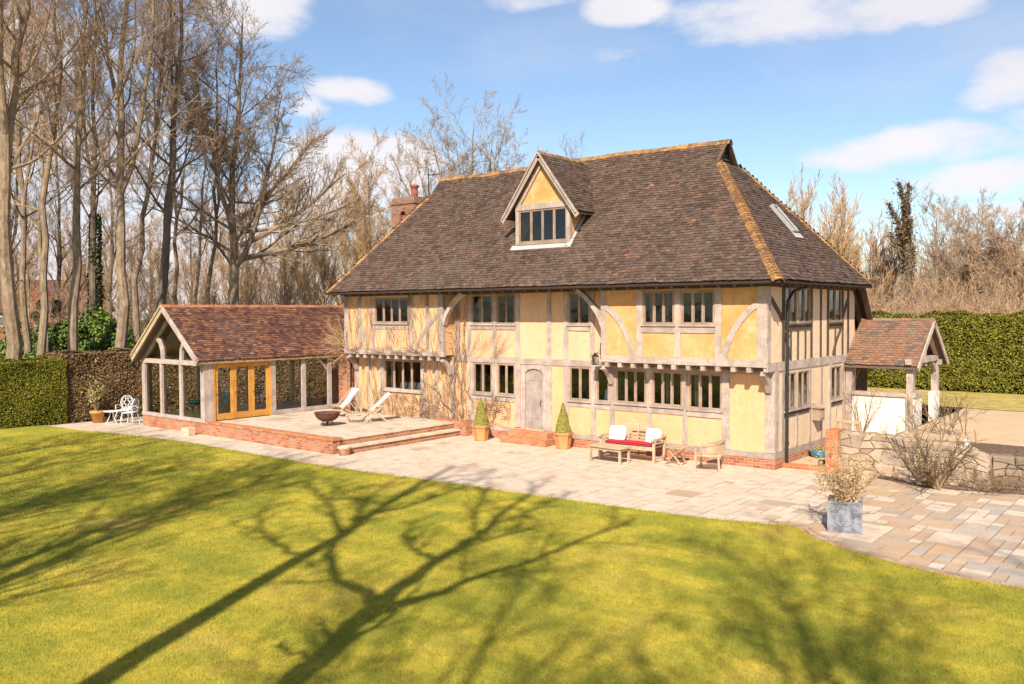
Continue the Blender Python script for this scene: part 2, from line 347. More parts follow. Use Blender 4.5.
# ------------------------------------------------------------------ mesh building
class MB:
    def __init__(s): s.v = []; s.f = []; s.r = []; s.nv = 0; s.chunks = []
    def add(s, vs, fs, r=None):
        o = len(s.v); s.v.extend([tuple(p) for p in vs]); s.f.extend([tuple(i+o for i in f) for f in fs])
        rr = random.random() if r is None else r
        s.r.extend([rr]*len(fs)); return s
    def box(s, x0, x1, y0, y1, z0, z1, r=None):
        return s.add([(x0,y0,z0),(x1,y0,z0),(x1,y1,z0),(x0,y1,z0),(x0,y0,z1),(x1,y0,z1),(x1,y1,z1),(x0,y1,z1)],
                     [(0,3,2,1),(4,5,6,7),(0,1,5,4),(1,2,6,5),(2,3,7,6),(3,0,4,7)], r)
    def beam(s, p0, p1, wd, dp, side=None, n=1, jit=0.0, r=None, taper=1.0):
        """bar from p0 to p1; wd along 'side', dp along the other axis"""
        p0 = Vector(p0); p1 = Vector(p1); t = (p1-p0).normalized()
        if side is None: side = Vector((0,0,1)) if abs(t.z) < .9 else Vector((1,0,0))
        side = Vector(side); side = (side - t*side.dot(t)).normalized(); o = t.cross(side)
        return s.path([p0.lerp(p1, i/n) for i in range(n+1)], [wd]*(n+1), dp, side, jit, r, taper)
    def path(s, pts, wds, dp, side, jit=0.0, r=None, taper=1.0, fixed_o=None):
        pts = [Vector(p) for p in pts]; vs = []; n = len(pts)
        for i, p in enumerate(pts):
            t = (pts[min(i+1, n-1)]-pts[max(i-1, 0)]).normalized()
            if fixed_o is not None: o = Vector(fixed_o); sd_ = o.cross(t).normalized()
            else:
                sd_ = Vector(side); sd_ = (sd_ - t*sd_.dot(t)).normalized(); o = t.cross(sd_)
            k = 1 + (taper-1)*i/(n-1)
            a = wds[i]*k/2 + random.uniform(-jit, jit); b = wds[i]*k/2 + random.uniform(-jit, jit)
            d1 = dp*k/2; c = random.uniform(-jit, jit)*.3
            vs += [p - sd_*a - o*d1 + o*c, p + sd_*b - o*d1 + o*c, p + sd_*b + o*d1, p - sd_*a + o*d1]
        fs = [(0,1,2,3), (4*n-1, 4*n-2, 4*n-3, 4*n-4)]
        for i in range(n-1):
            q = 4*i
            for k in range(4): fs.append((q+k, q+4+k, q+4+(k+1) % 4, q+(k+1) % 4))
        return s.add(vs, fs, r)
    def tube(s, pts, rs, n=6, cap=True, r=None):
        pts = [Vector(p) for p in pts]; m = len(pts); vs = []
        if not hasattr(rs, '__len__'): rs = [rs]*m
        ref = None
        for i, p in enumerate(pts):
            t = (pts[min(i+1, m-1)]-pts[max(i-1, 0)]).normalized()
            if ref is None: ref = Vector((0,0,1)) if abs(t.z) < .9 else Vector((1,0,0))
            a = t.cross(ref).normalized(); b = t.cross(a).normalized(); ref = -b if False else ref
            for k in range(n):
                th = 2*math.pi*k/n; vs.append(p + (a*math.cos(th)+b*math.sin(th))*rs[i])
        fs = []
        for i in range(m-1):
            for k in range(n): fs.append((i*n+k, i*n+(k+1) % n, (i+1)*n+(k+1) % n, (i+1)*n+k))
        if cap: fs += [tuple(range(n))[::-1], tuple(range((m-1)*n, m*n))]
        return s.add(vs, fs, r)
    def lathe(s, prof, n=16, c=(0,0,0), phase=0, r=None, sq=False):
        vs = []; m = len(prof)
        for (rr, z) in prof:
            for k in range(n):
                th = 2*math.pi*(k+phase)/n; vs.append((c[0]+rr*math.cos(th), c[1]+rr*math.sin(th), c[2]+z))
        fs = []
        for i in range(m-1):
            for k in range(n): fs.append((i*n+k, i*n+(k+1) % n, (i+1)*n+(k+1) % n, (i+1)*n+k))
        fs += [tuple(range(n))[::-1], tuple(range((m-1)*n, m*n))]
        return s.add(vs, fs, r)
    def prism(s, poly, off, r=None):
        """poly: list of 3D points (planar), off: extrusion vector"""
        n = len(poly); o = Vector(off); P0 = [Vector(p) for p in poly]
        return s.add(P0 + [p+o for p in P0], [tuple(range(n))[::-1], tuple(range(n, 2*n))] + [(i, (i+1) % n, n+(i+1) % n, n+i) for i in range(n)], r)
    def np_quads(s, V4, rnd):
        """V4: (N,4,3) array of quads, rnd (N,)"""
        s.chunks.append((np.asarray(V4, dtype=np.float32), np.asarray(rnd, dtype=np.float32))); return s
    def xf(s, mat):
        s.v = [tuple(mat @ Vector(p)) for p in s.v]; return s
    def build(s, name, mat, parent=None, smooth=False, loc=None):
        V = [np.array(s.v, dtype=np.float32).reshape(-1, 3)] if s.v else []
        base = len(s.v); loops = []; starts = []; ls = 0; rn = []
        if s.f:
            lens = np.array([len(f) for f in s.f]); loops.append(np.concatenate([np.array(f) for f in s.f]))
            starts.append(np.concatenate([[0], np.cumsum(lens)[:-1]])); ls = int(lens.sum()); rn.append(np.array(s.r, dtype=np.float32))
        for q, r in s.chunks:
            N, k = q.shape[0], q.shape[1]
            V.append(q.reshape(-1, 3)); loops.append(np.arange(N*k)+base); starts.append(np.arange(N)*k+ls)
            base += N*k; ls += N*k; rn.append(r)
        me = bpy.data.meshes.new(name)
        V = np.concatenate(V); L = np.concatenate(loops).astype(np.int32); S = np.concatenate(starts).astype(np.int32); R_ = np.concatenate(rn)
        me.vertices.add(len(V)); me.vertices.foreach_set('co', V.ravel())
        me.loops.add(len(L)); me.loops.foreach_set('vertex_index', L)
        me.polygons.add(len(S)); me.polygons.foreach_set('loop_start', S)
        me.update(calc_edges=True)
        a = me.attributes.new('rnd', 'FLOAT', 'FACE'); a.data.foreach_set('value', R_.astype(np.float32))
        me.polygons.foreach_set('use_smooth', np.full(len(S), bool(smooth)))
        me.materials.append(mat)
        o = bpy.data.objects.new(name, me); C.objects.link(o)
        if parent is not None: o.parent = parent
        if loc is not None: o.location = loc
        return o
def cushion_mb(w_, d_, h_, c=(0, 0, 0), n=6, puff=.25):
    """soft box: pinched corners and a domed top and bottom"""
    mb = MB(); vs = []; fs = []
    for s in (1, -1):
        for i in range(n+1):
            for j in range(n+1):
                u = i/n*2-1; v = j/n*2-1; e = (1-abs(u)**4)*(1-abs(v)**4)
                k = 1-.06*(u*u*v*v)
                vs.append((c[0]+u*w_/2*k, c[1]+v*d_/2*k, c[2]+s*h_/2*(1-puff+puff*e) * (1 if e > 0 else .55)))
    N1 = (n+1)**2
    for i in range(n):
        for j in range(n):
            a = i*(n+1)+j; fs.append((a, a+n+1, a+n+2, a+1)); fs.append((N1+a, N1+a+1, N1+a+n+2, N1+a+n+1))
    for i in range(n):
        for (p, q_) in (((i)*(n+1), (i+1)*(n+1)), (i*(n+1)+n, (i+1)*(n+1)+n), (i, i+1), (n*(n+1)+i, n*(n+1)+i+1)): fs.append((p, q_, N1+q_, N1+p))
    return mb.add(vs, fs)
def thing(name, label, cat, loc=(0,0,0), rz=0, group=None):
    o = bpy.data.objects.new(name, None); C.objects.link(o); o.empty_display_size = .2
    o.location = loc; o.rotation_euler = (0, 0, rz); o['label'] = label; o['category'] = cat
    if group: o['group'] = group
    return o
def tag(o, label, cat, group=None, kind=None):
    if label: o['label'] = label
    if cat: o['category'] = cat
    if group: o['group'] = group
    if kind: o['kind'] = kind
    return o
def struct(o): o['kind'] = 'structure'; return o
def kids(r): return [c for c in C.objects if c.parent == r]
def dup(root, loc, rz=None, scale=None, label=None, children=None):
    r = root.copy(); C.objects.link(r); r.location = loc
    if rz is not None: r.rotation_euler = (0, 0, rz)
    if scale is not None: r.scale = scale if hasattr(scale, '__len__') else (scale,)*3
    if label: r['label'] = label
    for ch in (children if children is not None else kids(root)):
        c = ch.copy(); C.objects.link(c); c.parent = r
    return r

# ================================================================== GROUND
LAWN_EDGE = [(-24.9, -7.75), (-23.5, -7.62), (-19.5, -7.2), (-15.8, -6.88), (-12, -6.85), (-8.7, -6.80), (-6.2, -6.68), (-3.8, -6.48), (-1.4, -6.22), (.96, -5.93), (2.3, -5.60), (2.62, -5.52),
             (2.86, -5.62), (3.13, -5.94), (3.63, -6.37), (4.11, -6.60), (4.55, -6.78), (5.38, -7.06), (6.06, -7.18), (6.74, -7.16), (8.5, -7.0), (14, -6.6), (30, -6)]
g = MB()
g.add([(-600, -300, -.12), (600, -300, -.12), (600, 900, -.12), (-600, 900, -.12)], [(0, 1, 2, 3)])
WOODFLOOR = m_simple('woodland_floor', (.16, .12, .065), .98, .05, .45, 1.2)
struct(g.build('ground', WOODFLOOR))
# lawn: subdivided sheet, patio edge as its upper boundary
lw = MB()
xs = [-24.9 + i*(54.9/220) for i in range(221)]
def edge_y(x):
    for (a, b), (c, d) in zip(LAWN_EDGE, LAWN_EDGE[1:]):
        if a <= x <= c: return b + (d-b)*(x-a)/(c-a)
    return LAWN_EDGE[0][1] if x < LAWN_EDGE[0][0] else LAWN_EDGE[-1][1]
vs = []; fs = []
NY = 26
for i, x in enumerate(xs):
    y1 = edge_y(x); wob = .012*math.sin(x*7.3)+.01*math.sin(x*17.1)
    for j in range(NY+1):
        t = (j/NY)**1.5; y = (y1+wob) + (-46 - y1)*t
        z = .035 + .02*math.sin(x*.5+y*.33) + (-.012 if j == 0 else 0)
        vs.append((x, y, z))
for i in range(len(xs)-1):
    for j in range(NY):
        a = i*(NY+1)+j; fs.append((a, a+1, a+NY+2, a+NY+1))
lw.add(vs, fs, .5)
# turf edge down to the paving
vs = []; fs = []
for i, x in enumerate(xs):
    y1 = edge_y(x)+.012*math.sin(x*7.3)+.01*math.sin(x*17.1)
    vs += [(x, y1, .023 + .02*math.sin(x*.5+y1*.33)), (x, y1+.01, -.05)]
fs = [(2*i, 2*i+1, 2*i+3, 2*i+2) for i in range(len(xs)-1)]
lw.add(vs, fs, .2)
struct(lw.build('lawn', GRASS))
# grass blades
rng = np.random.default_rng(3)
N = 900000
dist = 7.5 + 26*rng.random(N)**1.25
azm = -YAW + (rng.random(N)-.5)*rad(64)
X = CAM.x + np.sin(azm)*dist; Y = CAM.y + np.cos(azm)*dist
ey = np.interp(X, [p[0] for p in LAWN_EDGE], [p[1] for p in LAWN_EDGE])
k = (Y < ey + .015) & (X > -24.6)
X, Y, dist = X[k], Y[k], dist[k]
n = len(X); Z = .03 + .02*np.sin(X*.5+Y*.33)
hgt = rng.uniform(.018, .045, n)*(1+.012*dist); th = rng.uniform(0, 6.283, n); wd = .0028*(.6+.055*dist)
ln = rng.normal(0, .014, (n, 2))
q = np.zeros((n, 3, 3))
q[:, 0] = np.stack([X-np.cos(th)*wd, Y-np.sin(th)*wd, Z], 1)
q[:, 1] = np.stack([X+np.cos(th)*wd, Y+np.sin(th)*wd, Z], 1)
q[:, 2] = np.stack([X+ln[:, 0], Y+ln[:, 1], Z+hgt], 1)
tag(MB().np_quads(q, rng.random(n)).build('grass', GRASS), 'short mown grass blades of the sunlit lawn', 'grass', kind='stuff')

# --- paving: random rectangular sandstone slabs
def slabs(x0, x1, y0, y1, z, unit, keep, seed, gap=.009):
    r = random.Random(seed); mb = MB(); nx = int((x1-x0)/unit); ny = int((y1-y0)/unit); occ = set()
    sizes = [(3, 2), (2, 3), (2, 2), (2, 1), (1, 2), (1, 1), (4, 2), (3, 2), (3, 3), (2, 2)]
    for j in range(ny):
        for i in range(nx):
            if (i, j) in occ: continue
            for a, b in r.sample(sizes, len(sizes)) + [(1, 1)]:
                c = [(i+p, j+q_) for p in range(a) for q_ in range(b)]
                if all(t not in occ and t[0] < nx and t[1] < ny for t in c): break
            occ.update(c)
            X0 = x0+i*unit+gap; X1 = x0+(i+a)*unit-gap; Y0 = y0+j*unit+gap; Y1 = y0+(j+b)*unit-gap
            res = keep(X0, X1, Y0, Y1)
            if res is None: continue
            X0, X1, Y0, Y1 = res
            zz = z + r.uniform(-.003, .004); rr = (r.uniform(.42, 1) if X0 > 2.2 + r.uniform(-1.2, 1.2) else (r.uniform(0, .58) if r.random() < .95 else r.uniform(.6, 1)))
            j_ = lambda: r.uniform(-.003, .003)
            t = [(X0+j_(), Y0+j_(), zz), (X1+j_(), Y0+j_(), zz+j_()*.5), (X1+j_(), Y1+j_(), zz), (X0+j_(), Y1+j_(), zz+j_()*.5)]
            bt = [(p[0], p[1], z-.05) for p in t]
            mb.add(t+bt, [(0, 1, 2, 3), (4, 5, 1, 0), (5, 6, 2, 1), (6, 7, 3, 2), (7, 4, 0, 3)], rr)
    return mb
def kp(X0, X1, Y0, Y1):
    if Y1 < edge_y((X0+X1)/2) - .9: return None
    if X0 > 2.2 and Y1 < .0: pass
    # raised terrace and the house stand on it: leave those out
    if X1 < -17.3 and Y0 > -5.2 and X0 > -21.7: return None
    if -17 < X0 and X1 < -11.6 and Y0 > -4.9: return None
    if Y0 > .1 and -16 < X0 and X1 < 0: return None
    if X0 > 1.2:
        lim = .62 if X0 < 2.4 else .5
        if Y0 > lim: return None
        Y1 = min(Y1, lim)
    return X0, X1, Y0, Y1
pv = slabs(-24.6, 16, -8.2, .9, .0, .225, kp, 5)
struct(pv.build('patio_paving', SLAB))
gb = MB(); gb.add([(-24.8, -8.6, -.006), (18, -8.6, -.006), (18, 1.0, -.006), (-24.8, 1.0, -.006)], [(0, 1, 2, 3)])
struct(gb.build('patio_bed', GROUT))
# sett edging along the curve
se = MB(); rr = random.Random(2)
def along(pts, step):
    out = []; carry = 0
    for a, b in zip(pts, pts[1:]):
        a = Vector((*a, 0)); b = Vector((*b, 0)); L = (b-a).length; d = (b-a)/L; s = carry
        while s < L: out.append((a+d*s, d)); s += step
        carry = s-L
    return out
SETT = m_slab('edging_setts', [(0, (.30, .18, .11)), (.4, (.46, .28, .17)), (.7, (.50, .25, .13)), (1, (.54, .40, .29))], .4)
for row, wd_ in ((0.09, .10), (.215, .10)):
    for p, d in along(LAWN_EDGE[10:], .205 if row > .1 else .19):
        nrm = Vector((-d.y, d.x, 0)); c = p + nrm*row
        a = d*.09; b = nrm*wd_*.5; zz = .022+rr.uniform(0, .008)
        t = [c-a-b, c+a-b, c+a+b, c-a+b]
        t = [Vector((v.x+rr.uniform(-.004, .004), v.y+rr.uniform(-.004, .004), zz)) for v in t]
        se.add(t+[Vector((v.x, v.y, -.03)) for v in t], [(0, 1, 2, 3), (4, 5, 1, 0), (5, 6, 2, 1), (6, 7, 3, 2), (7, 4, 0, 3)], rr.random())
struct(se.build('edging_kerb', SETT))

# raised ground to the right: bank, gravel drive, verge
def sheet(name, fn, x0, x1, y0, y1, nx, ny, mat):
    mb = MB(); vs = []; fs = []
    for i in range(nx+1):
        for j in range(ny+1):
            x = x0+(x1-x0)*i/nx; y = y0+(y1-y0)*j/ny; vs.append(fn(x, y))
    for i in range(nx):
        for j in range(ny):
            a = i*(ny+1)+j; fs.append((a, a+ny+1, a+ny+2, a+1))
    return struct(mb.add(vs, fs, .5).build(name, mat, smooth=True))
_n = random.Random(4)
PATIO_BACK = [(2.3, .55), (2.9, .25), (3.63, .02), (4.54, .14), (5.57, .40), (8, .9), (14, 1.6), (40, 4)]
def pb(x):
    for (a, b), (c, d) in zip(PATIO_BACK, PATIO_BACK[1:]):
        if a <= x <= c: return b+(d-b)*(x-a)/(c-a)
    return PATIO_BACK[0][1] if x < 2.3 else 4
def wall_set(x): return .62 if x > 5.0 else .30+.32*max(0, (x-4.3)/.7)
def bank(x, t):
    y0 = pb(x)+wall_set(x); y1 = 1.9 + max(0, x-5)*.1 + .1*math.sin(x*1.7)
    y = y0 + (y1-y0)*t; z = (.80 if x > 4.4 else .30+.5*max(0, (x-3.6)/.8)) if t > 0 else -.01; z = z+(.86-z)*t if t > 0 else z + _n.uniform(-.02, .02)*(0 < t < 1)
    return (x, y, z)
sheet('soil_bank', bank, 2.3, 30, 0, 1, 180, 14, SOIL)
GRAVEL = m_slab('sandy_gravel', [(0, (.64, .43, .25)), (1, (.64, .43, .25))], .10)
def drive(x, y): return (x, (1.88+max(0, x-5)*.1+.1*math.sin(x*1.7)) if y < 1.95 else max(y, 1.9+max(0, x-5)*.1+.12), .85 + .008*math.sin(x*3+y*2))
sheet('gravel_drive', drive, 2.33, 60, 1.9, 10.2, 90, 24, GRAVEL)
VERGE = m_simple('verge_grass', (.44, .33, .10), .95, .1, .35, 2.5)
sheet('grass_verge', lambda x, y: (x, y, .87 + min(1, (y-10)/5.0)*.06 + .012*math.sin(x*2.2+y)), -6, 60, 10.0, 40, 80, 24, VERGE)
sheet('side_yard', lambda x, y: (x, y, .06+.006*math.sin(9*x+7*y)), -.1, 2.4, .5, 12.5, 20, 60, GRAVEL)
bk = MB(); bk.box(2.32, 2.36, 1.9, 12.5, -.1, .855); struct(bk.build('yard_bank', SOIL))

# ================================================================== HOUSE
H = thing('timber_framed_house', 'large medieval timber framed house with ochre walls and a dark hipped tile roof', 'house')
def cuts(a0, a1, z0, z1, ops):
    """split a wall rectangle around its openings"""
    es = sorted(set([a0, a1] + [o[0] for o in ops] + [o[1] for o in ops])); out = []
    es = [e for e in es if a0 <= e <= a1]
    for p, q_ in zip(es, es[1:]):
        m = (p+q_)/2; hs = sorted([(o[2], o[3]) for o in ops if o[0] < m < o[1]]); z = z0
        for b, t in hs:
            if b > z: out.append((p, q_, z, b))
            z = max(z, t)
        if z < z1: out.append((p, q_, z, z1))
    return out
# windows: (x0, x1, z0, z1, lights)
WG0 = [(-14.78, -12.86, 1.30, 2.42, 4), (-10.40, -9.60, 1.42, 2.44, 2), (-9.36, -8.62, 1.42, 2.44, 2), (-6.48, -5.70, 1.42, 2.44, 2), (-5.49, -5.04, 1.42, 2.44, 1),
       (-4.82, -3.80, 1.44, 2.43, 3), (-3.60, -2.64, 1.44, 2.43, 3), (-2.45, -1.46, 1.42, 2.42, 3)]
WU0 = [(-10.47, -9.55, 3.72, 4.70, 2), (-9.36, -8.60, 3.72, 4.70, 2), (-6.50, -5.73, 3.72, 4.70, 2)]
WUL = [(-14.70, -12.96, 3.74, 4.64, 4)]
WUR = [(-3.59, -2.62, 3.74, 4.66, 3), (-2.41, -1.43, 3.74, 4.66, 3)]
WS0 = [(.62, 1.46, 1.46, 2.46, 2), (1.56, 2.38, 1.46, 2.46, 2), (4.12, 5.02, 1.46, 2.46, 2)]
WS1 = [(.64, 1.50, 3.76, 4.74, 2), (1.58, 2.44, 3.76, 4.74, 2), (3.92, 5.00, 3.76, 4.76, 2)]
DOOR = (-8.34, -7.34, .40, 2.44)
def wall(name, mat, axis, plane, a0, a1, z0, z1, ops, th=.18, label=None):
    mb = MB()
    for p, q_, b, t in cuts(a0, a1, z0, z1, [o[:4] for o in ops]):
        if axis == 'y': mb.box(p, q_, plane, plane+th, b, t)
        else: mb.box(plane-th, plane, p, q_, b, t)
    o = mb.build(name, mat, H)
    if label: o['label'] = label
    return o
wall('wall', PLASTER, 'y', 0, -16.4, 0, .25, 2.62, WG0+[DOOR], label='ochre plastered ground floor front wall')
wall('wall', PLASTER_H, 'y', 0, -11.32, -4.94, 2.62, 4.85, WU0, label='ochre plastered upper wall of the recessed hall')
wall('wall', PLASTER, 'y', -.5, -16.38, -11.30, 2.66, 4.85, WUL, label='ochre upper wall of the left jetty under the vine')
wall('wall', PLASTER_O, 'y', -.5, -4.97, 0, 2.70, 4.85, WUR, label='orange ochre upper wall of the right jetty')
wall('wall', PLASTER_P, 'x', -.001, .18, 6.9, .25, 2.6, WS0, label='pale plastered right side wall')
wall('wall', PLASTER_P, 'x', -.001, -.32, 6.2, 2.6, 4.85, WS1, label='pale plastered upper right side wall')
mb = MB()
mb.box(-11.48, -11.30, -.32, 0, 2.66, 4.8); mb.box(-4.97, -4.79, -.32, 0, 2.70, 4.8)      # jetty returns
mb.box(-16.38, -16.2, -.32, 6.9, 2.66, 4.85); mb.box(-16.4, -16.22, .18, 6.9, .25, 2.6)
mb.box(-16.2, -.2, 6.7, 6.9, .25, 3.6)
mb.build('wall', PLASTER, H)
mb = MB()
mb.box(-16.2, -.2, .2, 6.7, .25, .33); mb.box(-16.2, -11.5, -.32, 6.7, 2.56, 2.64); mb.box(-11.5, -4.8, .2, 6.7, 2.56, 2.64); mb.box(-4.8, -.2, -.32, 6.7, 2.56, 2.64)
mb.box(-16.2, -.2, .2, 5.9, 4.86, 4.94)
mb.build('inner_floor', FLOOR_IN, H)
mb = MB(); mb.box(-16.2, -3.2, 3.3, 3.42, .33, 4.85)
for x in (-12.3, -8.45, -4.9, -3.3): mb.box(x, x+.1, .25, 3.3, .33, 2.56); mb.box(x, x+.1, .25, 3.3, 2.64, 4.85)
mb.build('inner_wall', WALL_IN, H)
mb = MB(); mb.box(-16.45, .05, -.05, .19, -.05, .26); mb.box(-.15, .05, .19, 6.9, -.05, .26); mb.box(-16.45, -16.25, .19, 6.9, -.05, .26)
mb.build('brick_plinth', BRICK, H)

proud = lambda: random.uniform(.016, .034)
def fpost(x0, x1, z0, z1, y, name='timber_post', mats=WOOD, lab=None):
    p = proud(); c = (x0+x1)/2
    return MB().beam((c, y-p+.06, z0), (c+random.uniform(-.008, .008), y-p+.06, z1), x1-x0, .12, (1, 0, 0), 8, .008).build(name, mats[2], H)
def frail(x0, x1, z0, z1, y, name='timber_rail', mats=WOOD):
    p = proud(); c = (z0+z1)/2
    return MB().beam((x0, y-p+.06, c), (x1, y-p+.06, c+random.uniform(-.006, .006)), z1-z0, .12, (0, 0, 1), max(2, int((x1-x0)*2.5)), .007).build(name, mats[0], H)
def spost(y0, y1, z0, z1, mats=DARKW, x=0):
    p = proud(); c = (y0+y1)/2
    return MB().beam((x+p-.06, c, z0), (x+p-.06, c, z1), y1-y0, .12, (0, 1, 0), 8, .008).build('timber_post', mats[2], H)
def srail(y0, y1, z0, z1, mats=WOOD, x=0):
    p = proud(); c = (z0+z1)/2
    return MB().beam((x+p-.06, y0, c), (x+p-.06, y1, c), z1-z0, .12, (0, 0, 1), max(2, int((y1-y0)*2.5)), .008).build('timber_rail', mats[1], H)
def brace(pts, wd, plane, axis='y', mats=WOOD, dp=.12):
    (a, b), (m, n_), (c, d) = pts; P_ = []
    p = proud()+.004
    for i in range(11):
        t = i/10; u = (1-t)**2*a+2*t*(1-t)*m+t*t*c; z = (1-t)**2*b+2*t*(1-t)*n_+t*t*d
        P_.append((u, plane-p+dp/2, z) if axis == 'y' else (plane+p-dp/2, u, z))
    return MB().path(P_, [wd]*11, dp, None, .006, fixed_o=(0, 1, 0) if axis == 'y' else (1, 0, 0)).build('timber_brace', mats[2], H)
for a, b in ((-16.4, -16.18), (-15.72, -15.58), (-14.98, -14.80), (-12.84, -12.66), (-12.2, -12.06), (-11.44, -11.22), (-10.62, -10.42), (-8.62, -8.38), (-7.33, -7.14), (-6.68, -6.50), (-5.68, -5.51), (-5.03, -4.84),
             (-3.78, -3.62), (-2.62, -2.47), (-1.44, -1.23)):
    fpost(a, b, .42, 2.45, 0)
fpost(-9.58, -9.38, 1.22, 2.45, 0); fpost(-.24, 0.02, .42, 2.62, 0)
frail(-16.4, -8.66, .25, .41, 0); frail(-7.3, .03, .24, .41, 0)
for a, b in ((-14.78, -12.86), (-10.4, -9.6), (-9.36, -8.64), (-6.48, -5.7), (-5.5, -5.05), (-4.82, -3.8), (-3.6, -2.64), (-2.45, -1.46)):
    frail(a-.02, b+.02, 1.22, 1.385, 0)
frail(-11.3, -4.9, 2.455, 2.64, 0); frail(-16.38, -11.5, 2.45, 2.55, 0); frail(-4.8, 0, 2.44, 2.53, 0)
for a, b in ((-11.18, -11.02), (-10.65, -10.49), (-9.53, -9.38), (-8.58, -8.40), (-7.31, -7.17), (-6.67, -6.52), (-5.71, -5.55)): fpost(a, b, 2.65, 4.72, 0)
for a, b in ((-10.49, -9.55), (-9.37, -8.6), (-6.5, -5.73)): frail(a, b, 3.54, 3.68, 0)
for a, b in ((-16.38, -16.16), (-15.57, -15.42), (-14.90, -14.73), (-12.93, -12.72), (-12.1, -11.97), (-11.52, -11.29)): fpost(a, b, 2.79, 4.72, -.5)
frail(-14.75, -12.9, 3.52, 3.68, -.5); frail(-16.4, -11.28, 2.61, 2.79, -.5, 'bressumer'); fpost(-13.95, -13.82, 2.79, 3.52, -.5)
for a, b in ((-4.99, -4.82), (-3.80, -3.61), (-2.60, -2.43), (-1.42, -1.23), (-.24, .02)): fpost(a, b, 2.85, 4.72, -.5)
frail(-3.62, -2.6, 3.52, 3.67, -.5); frail(-2.43, -1.42, 3.52, 3.67, -.5); frail(-4.99, .02, 2.66, 2.85, -.5, 'bressumer')
frail(-16.4, .02, 4.71, 4.86, -.5, 'wall_plate', DARKW); frail(-11.3, -4.9, 4.71, 4.84, 0, 'wall_plate', DARKW)
brace([(-4.86, 4.26), (-4.15, 3.85), (-3.92, 2.85)], .15, -.5)
brace([(-1.18, 2.85), (-.92, 3.85), (-.2, 4.30)], .16, -.5)
brace([(-15.5, 3.95), (-15.35, 3.3), (-15.08, 2.8)], .13, -.5)
brace([(-12.6, 2.8), (-12.3, 3.5), (-11.5, 4.05)], .13, -.5)
brace([(-4.95, 3.68), (-5.1, 4.25), (-5.85, 4.74)], .13, -.5, dp=.16)
brace([(-11.32, 3.7), (-11.2, 4.25), (-10.45, 4.74)], .13, -.5, dp=.16)
for i in range(11):
    x = -4.80 + i*.432
    MB().beam((x, -.50-random.uniform(.0, .02), 2.59), (x, -.001, 2.59), .125, .14, (1, 0, 0), 3, .005).build('joist_end', WOOD[1], H)
for i in range(12):
    x = -16.1 + i*.412
    MB().beam((x, -.50-random.uniform(.0, .02), 2.54), (x, -.001, 2.54), .125, .13, (1, 0, 0), 3, .005).build('joist_end', WOOD[1], H)
def bracket(x):
    P_ = [(x, -.03, 2.02), (x, -.13, 2.22), (x, -.28, 2.38), (x, -.46, 2.50)]
    MB().path(P_, [.16, .15, .14, .13], .13, None, .004, fixed_o=(1, 0, 0)).build('jetty_bracket', WOOD[2], H)
bracket(-.12); bracket(-4.93); bracket(-11.4); bracket(-16.25)
# side timbers
spost(-.5, -.30, 2.78, 4.72, WOOD); spost(.0, .22, .44, 2.54, WOOD)
for a, b in ((.47, .62), (2.46, 2.60), (3.2, 3.33), (3.76, 3.9), (5.02, 5.15), (5.5, 5.64)): spost(a, b, 2.76, 4.72)
for a, b in ((1.0, 1.1), (1.5, 1.6), (2.05, 2.14), (4.4, 4.48)): spost(a, b, 2.76, 3.56)
for a, b in ((.46, .60), (2.40, 2.52), (3.3, 3.42), (3.96, 4.1), (5.04, 5.2), (6.0, 6.2)): spost(a, b, .44, 2.54, WOOD)
for a, b in ((1.45, 1.57), (4.5, 4.6)): spost(a, b, .44, 1.3, WOOD)
srail(-.5, 6.2, 2.54, 2.77, WOOD); srail(0, 6.9, .26, .43, WOOD)
for a, b in ((.62, 2.44), (3.9, 5.02)): srail(a, b, 3.58, 3.70, DARKW)
for a, b in ((.6, 2.38), (4.1, 5.04)): srail(a, b, 1.28, 1.42, DARKW)
srail(-.5, 6.2, 4.71, 4.85, DARKW)
brace([(-.35, 4.45), (.1, 4.2), (.5, 3.85)], .15, 0, 'x', DARKW); brace([(.62, 3.5), (.85, 3.2), (1.05, 2.8)], .12, 0, 'x', DARKW)
brace([(5.1, 3.9), (5.3, 4.2), (5.56, 4.45)], .12, 0, 'x', DARKW); brace([(4.25, 2.8), (4.45, 3.2), (4.9, 3.55)], .10, 0, 'x', DARKW)

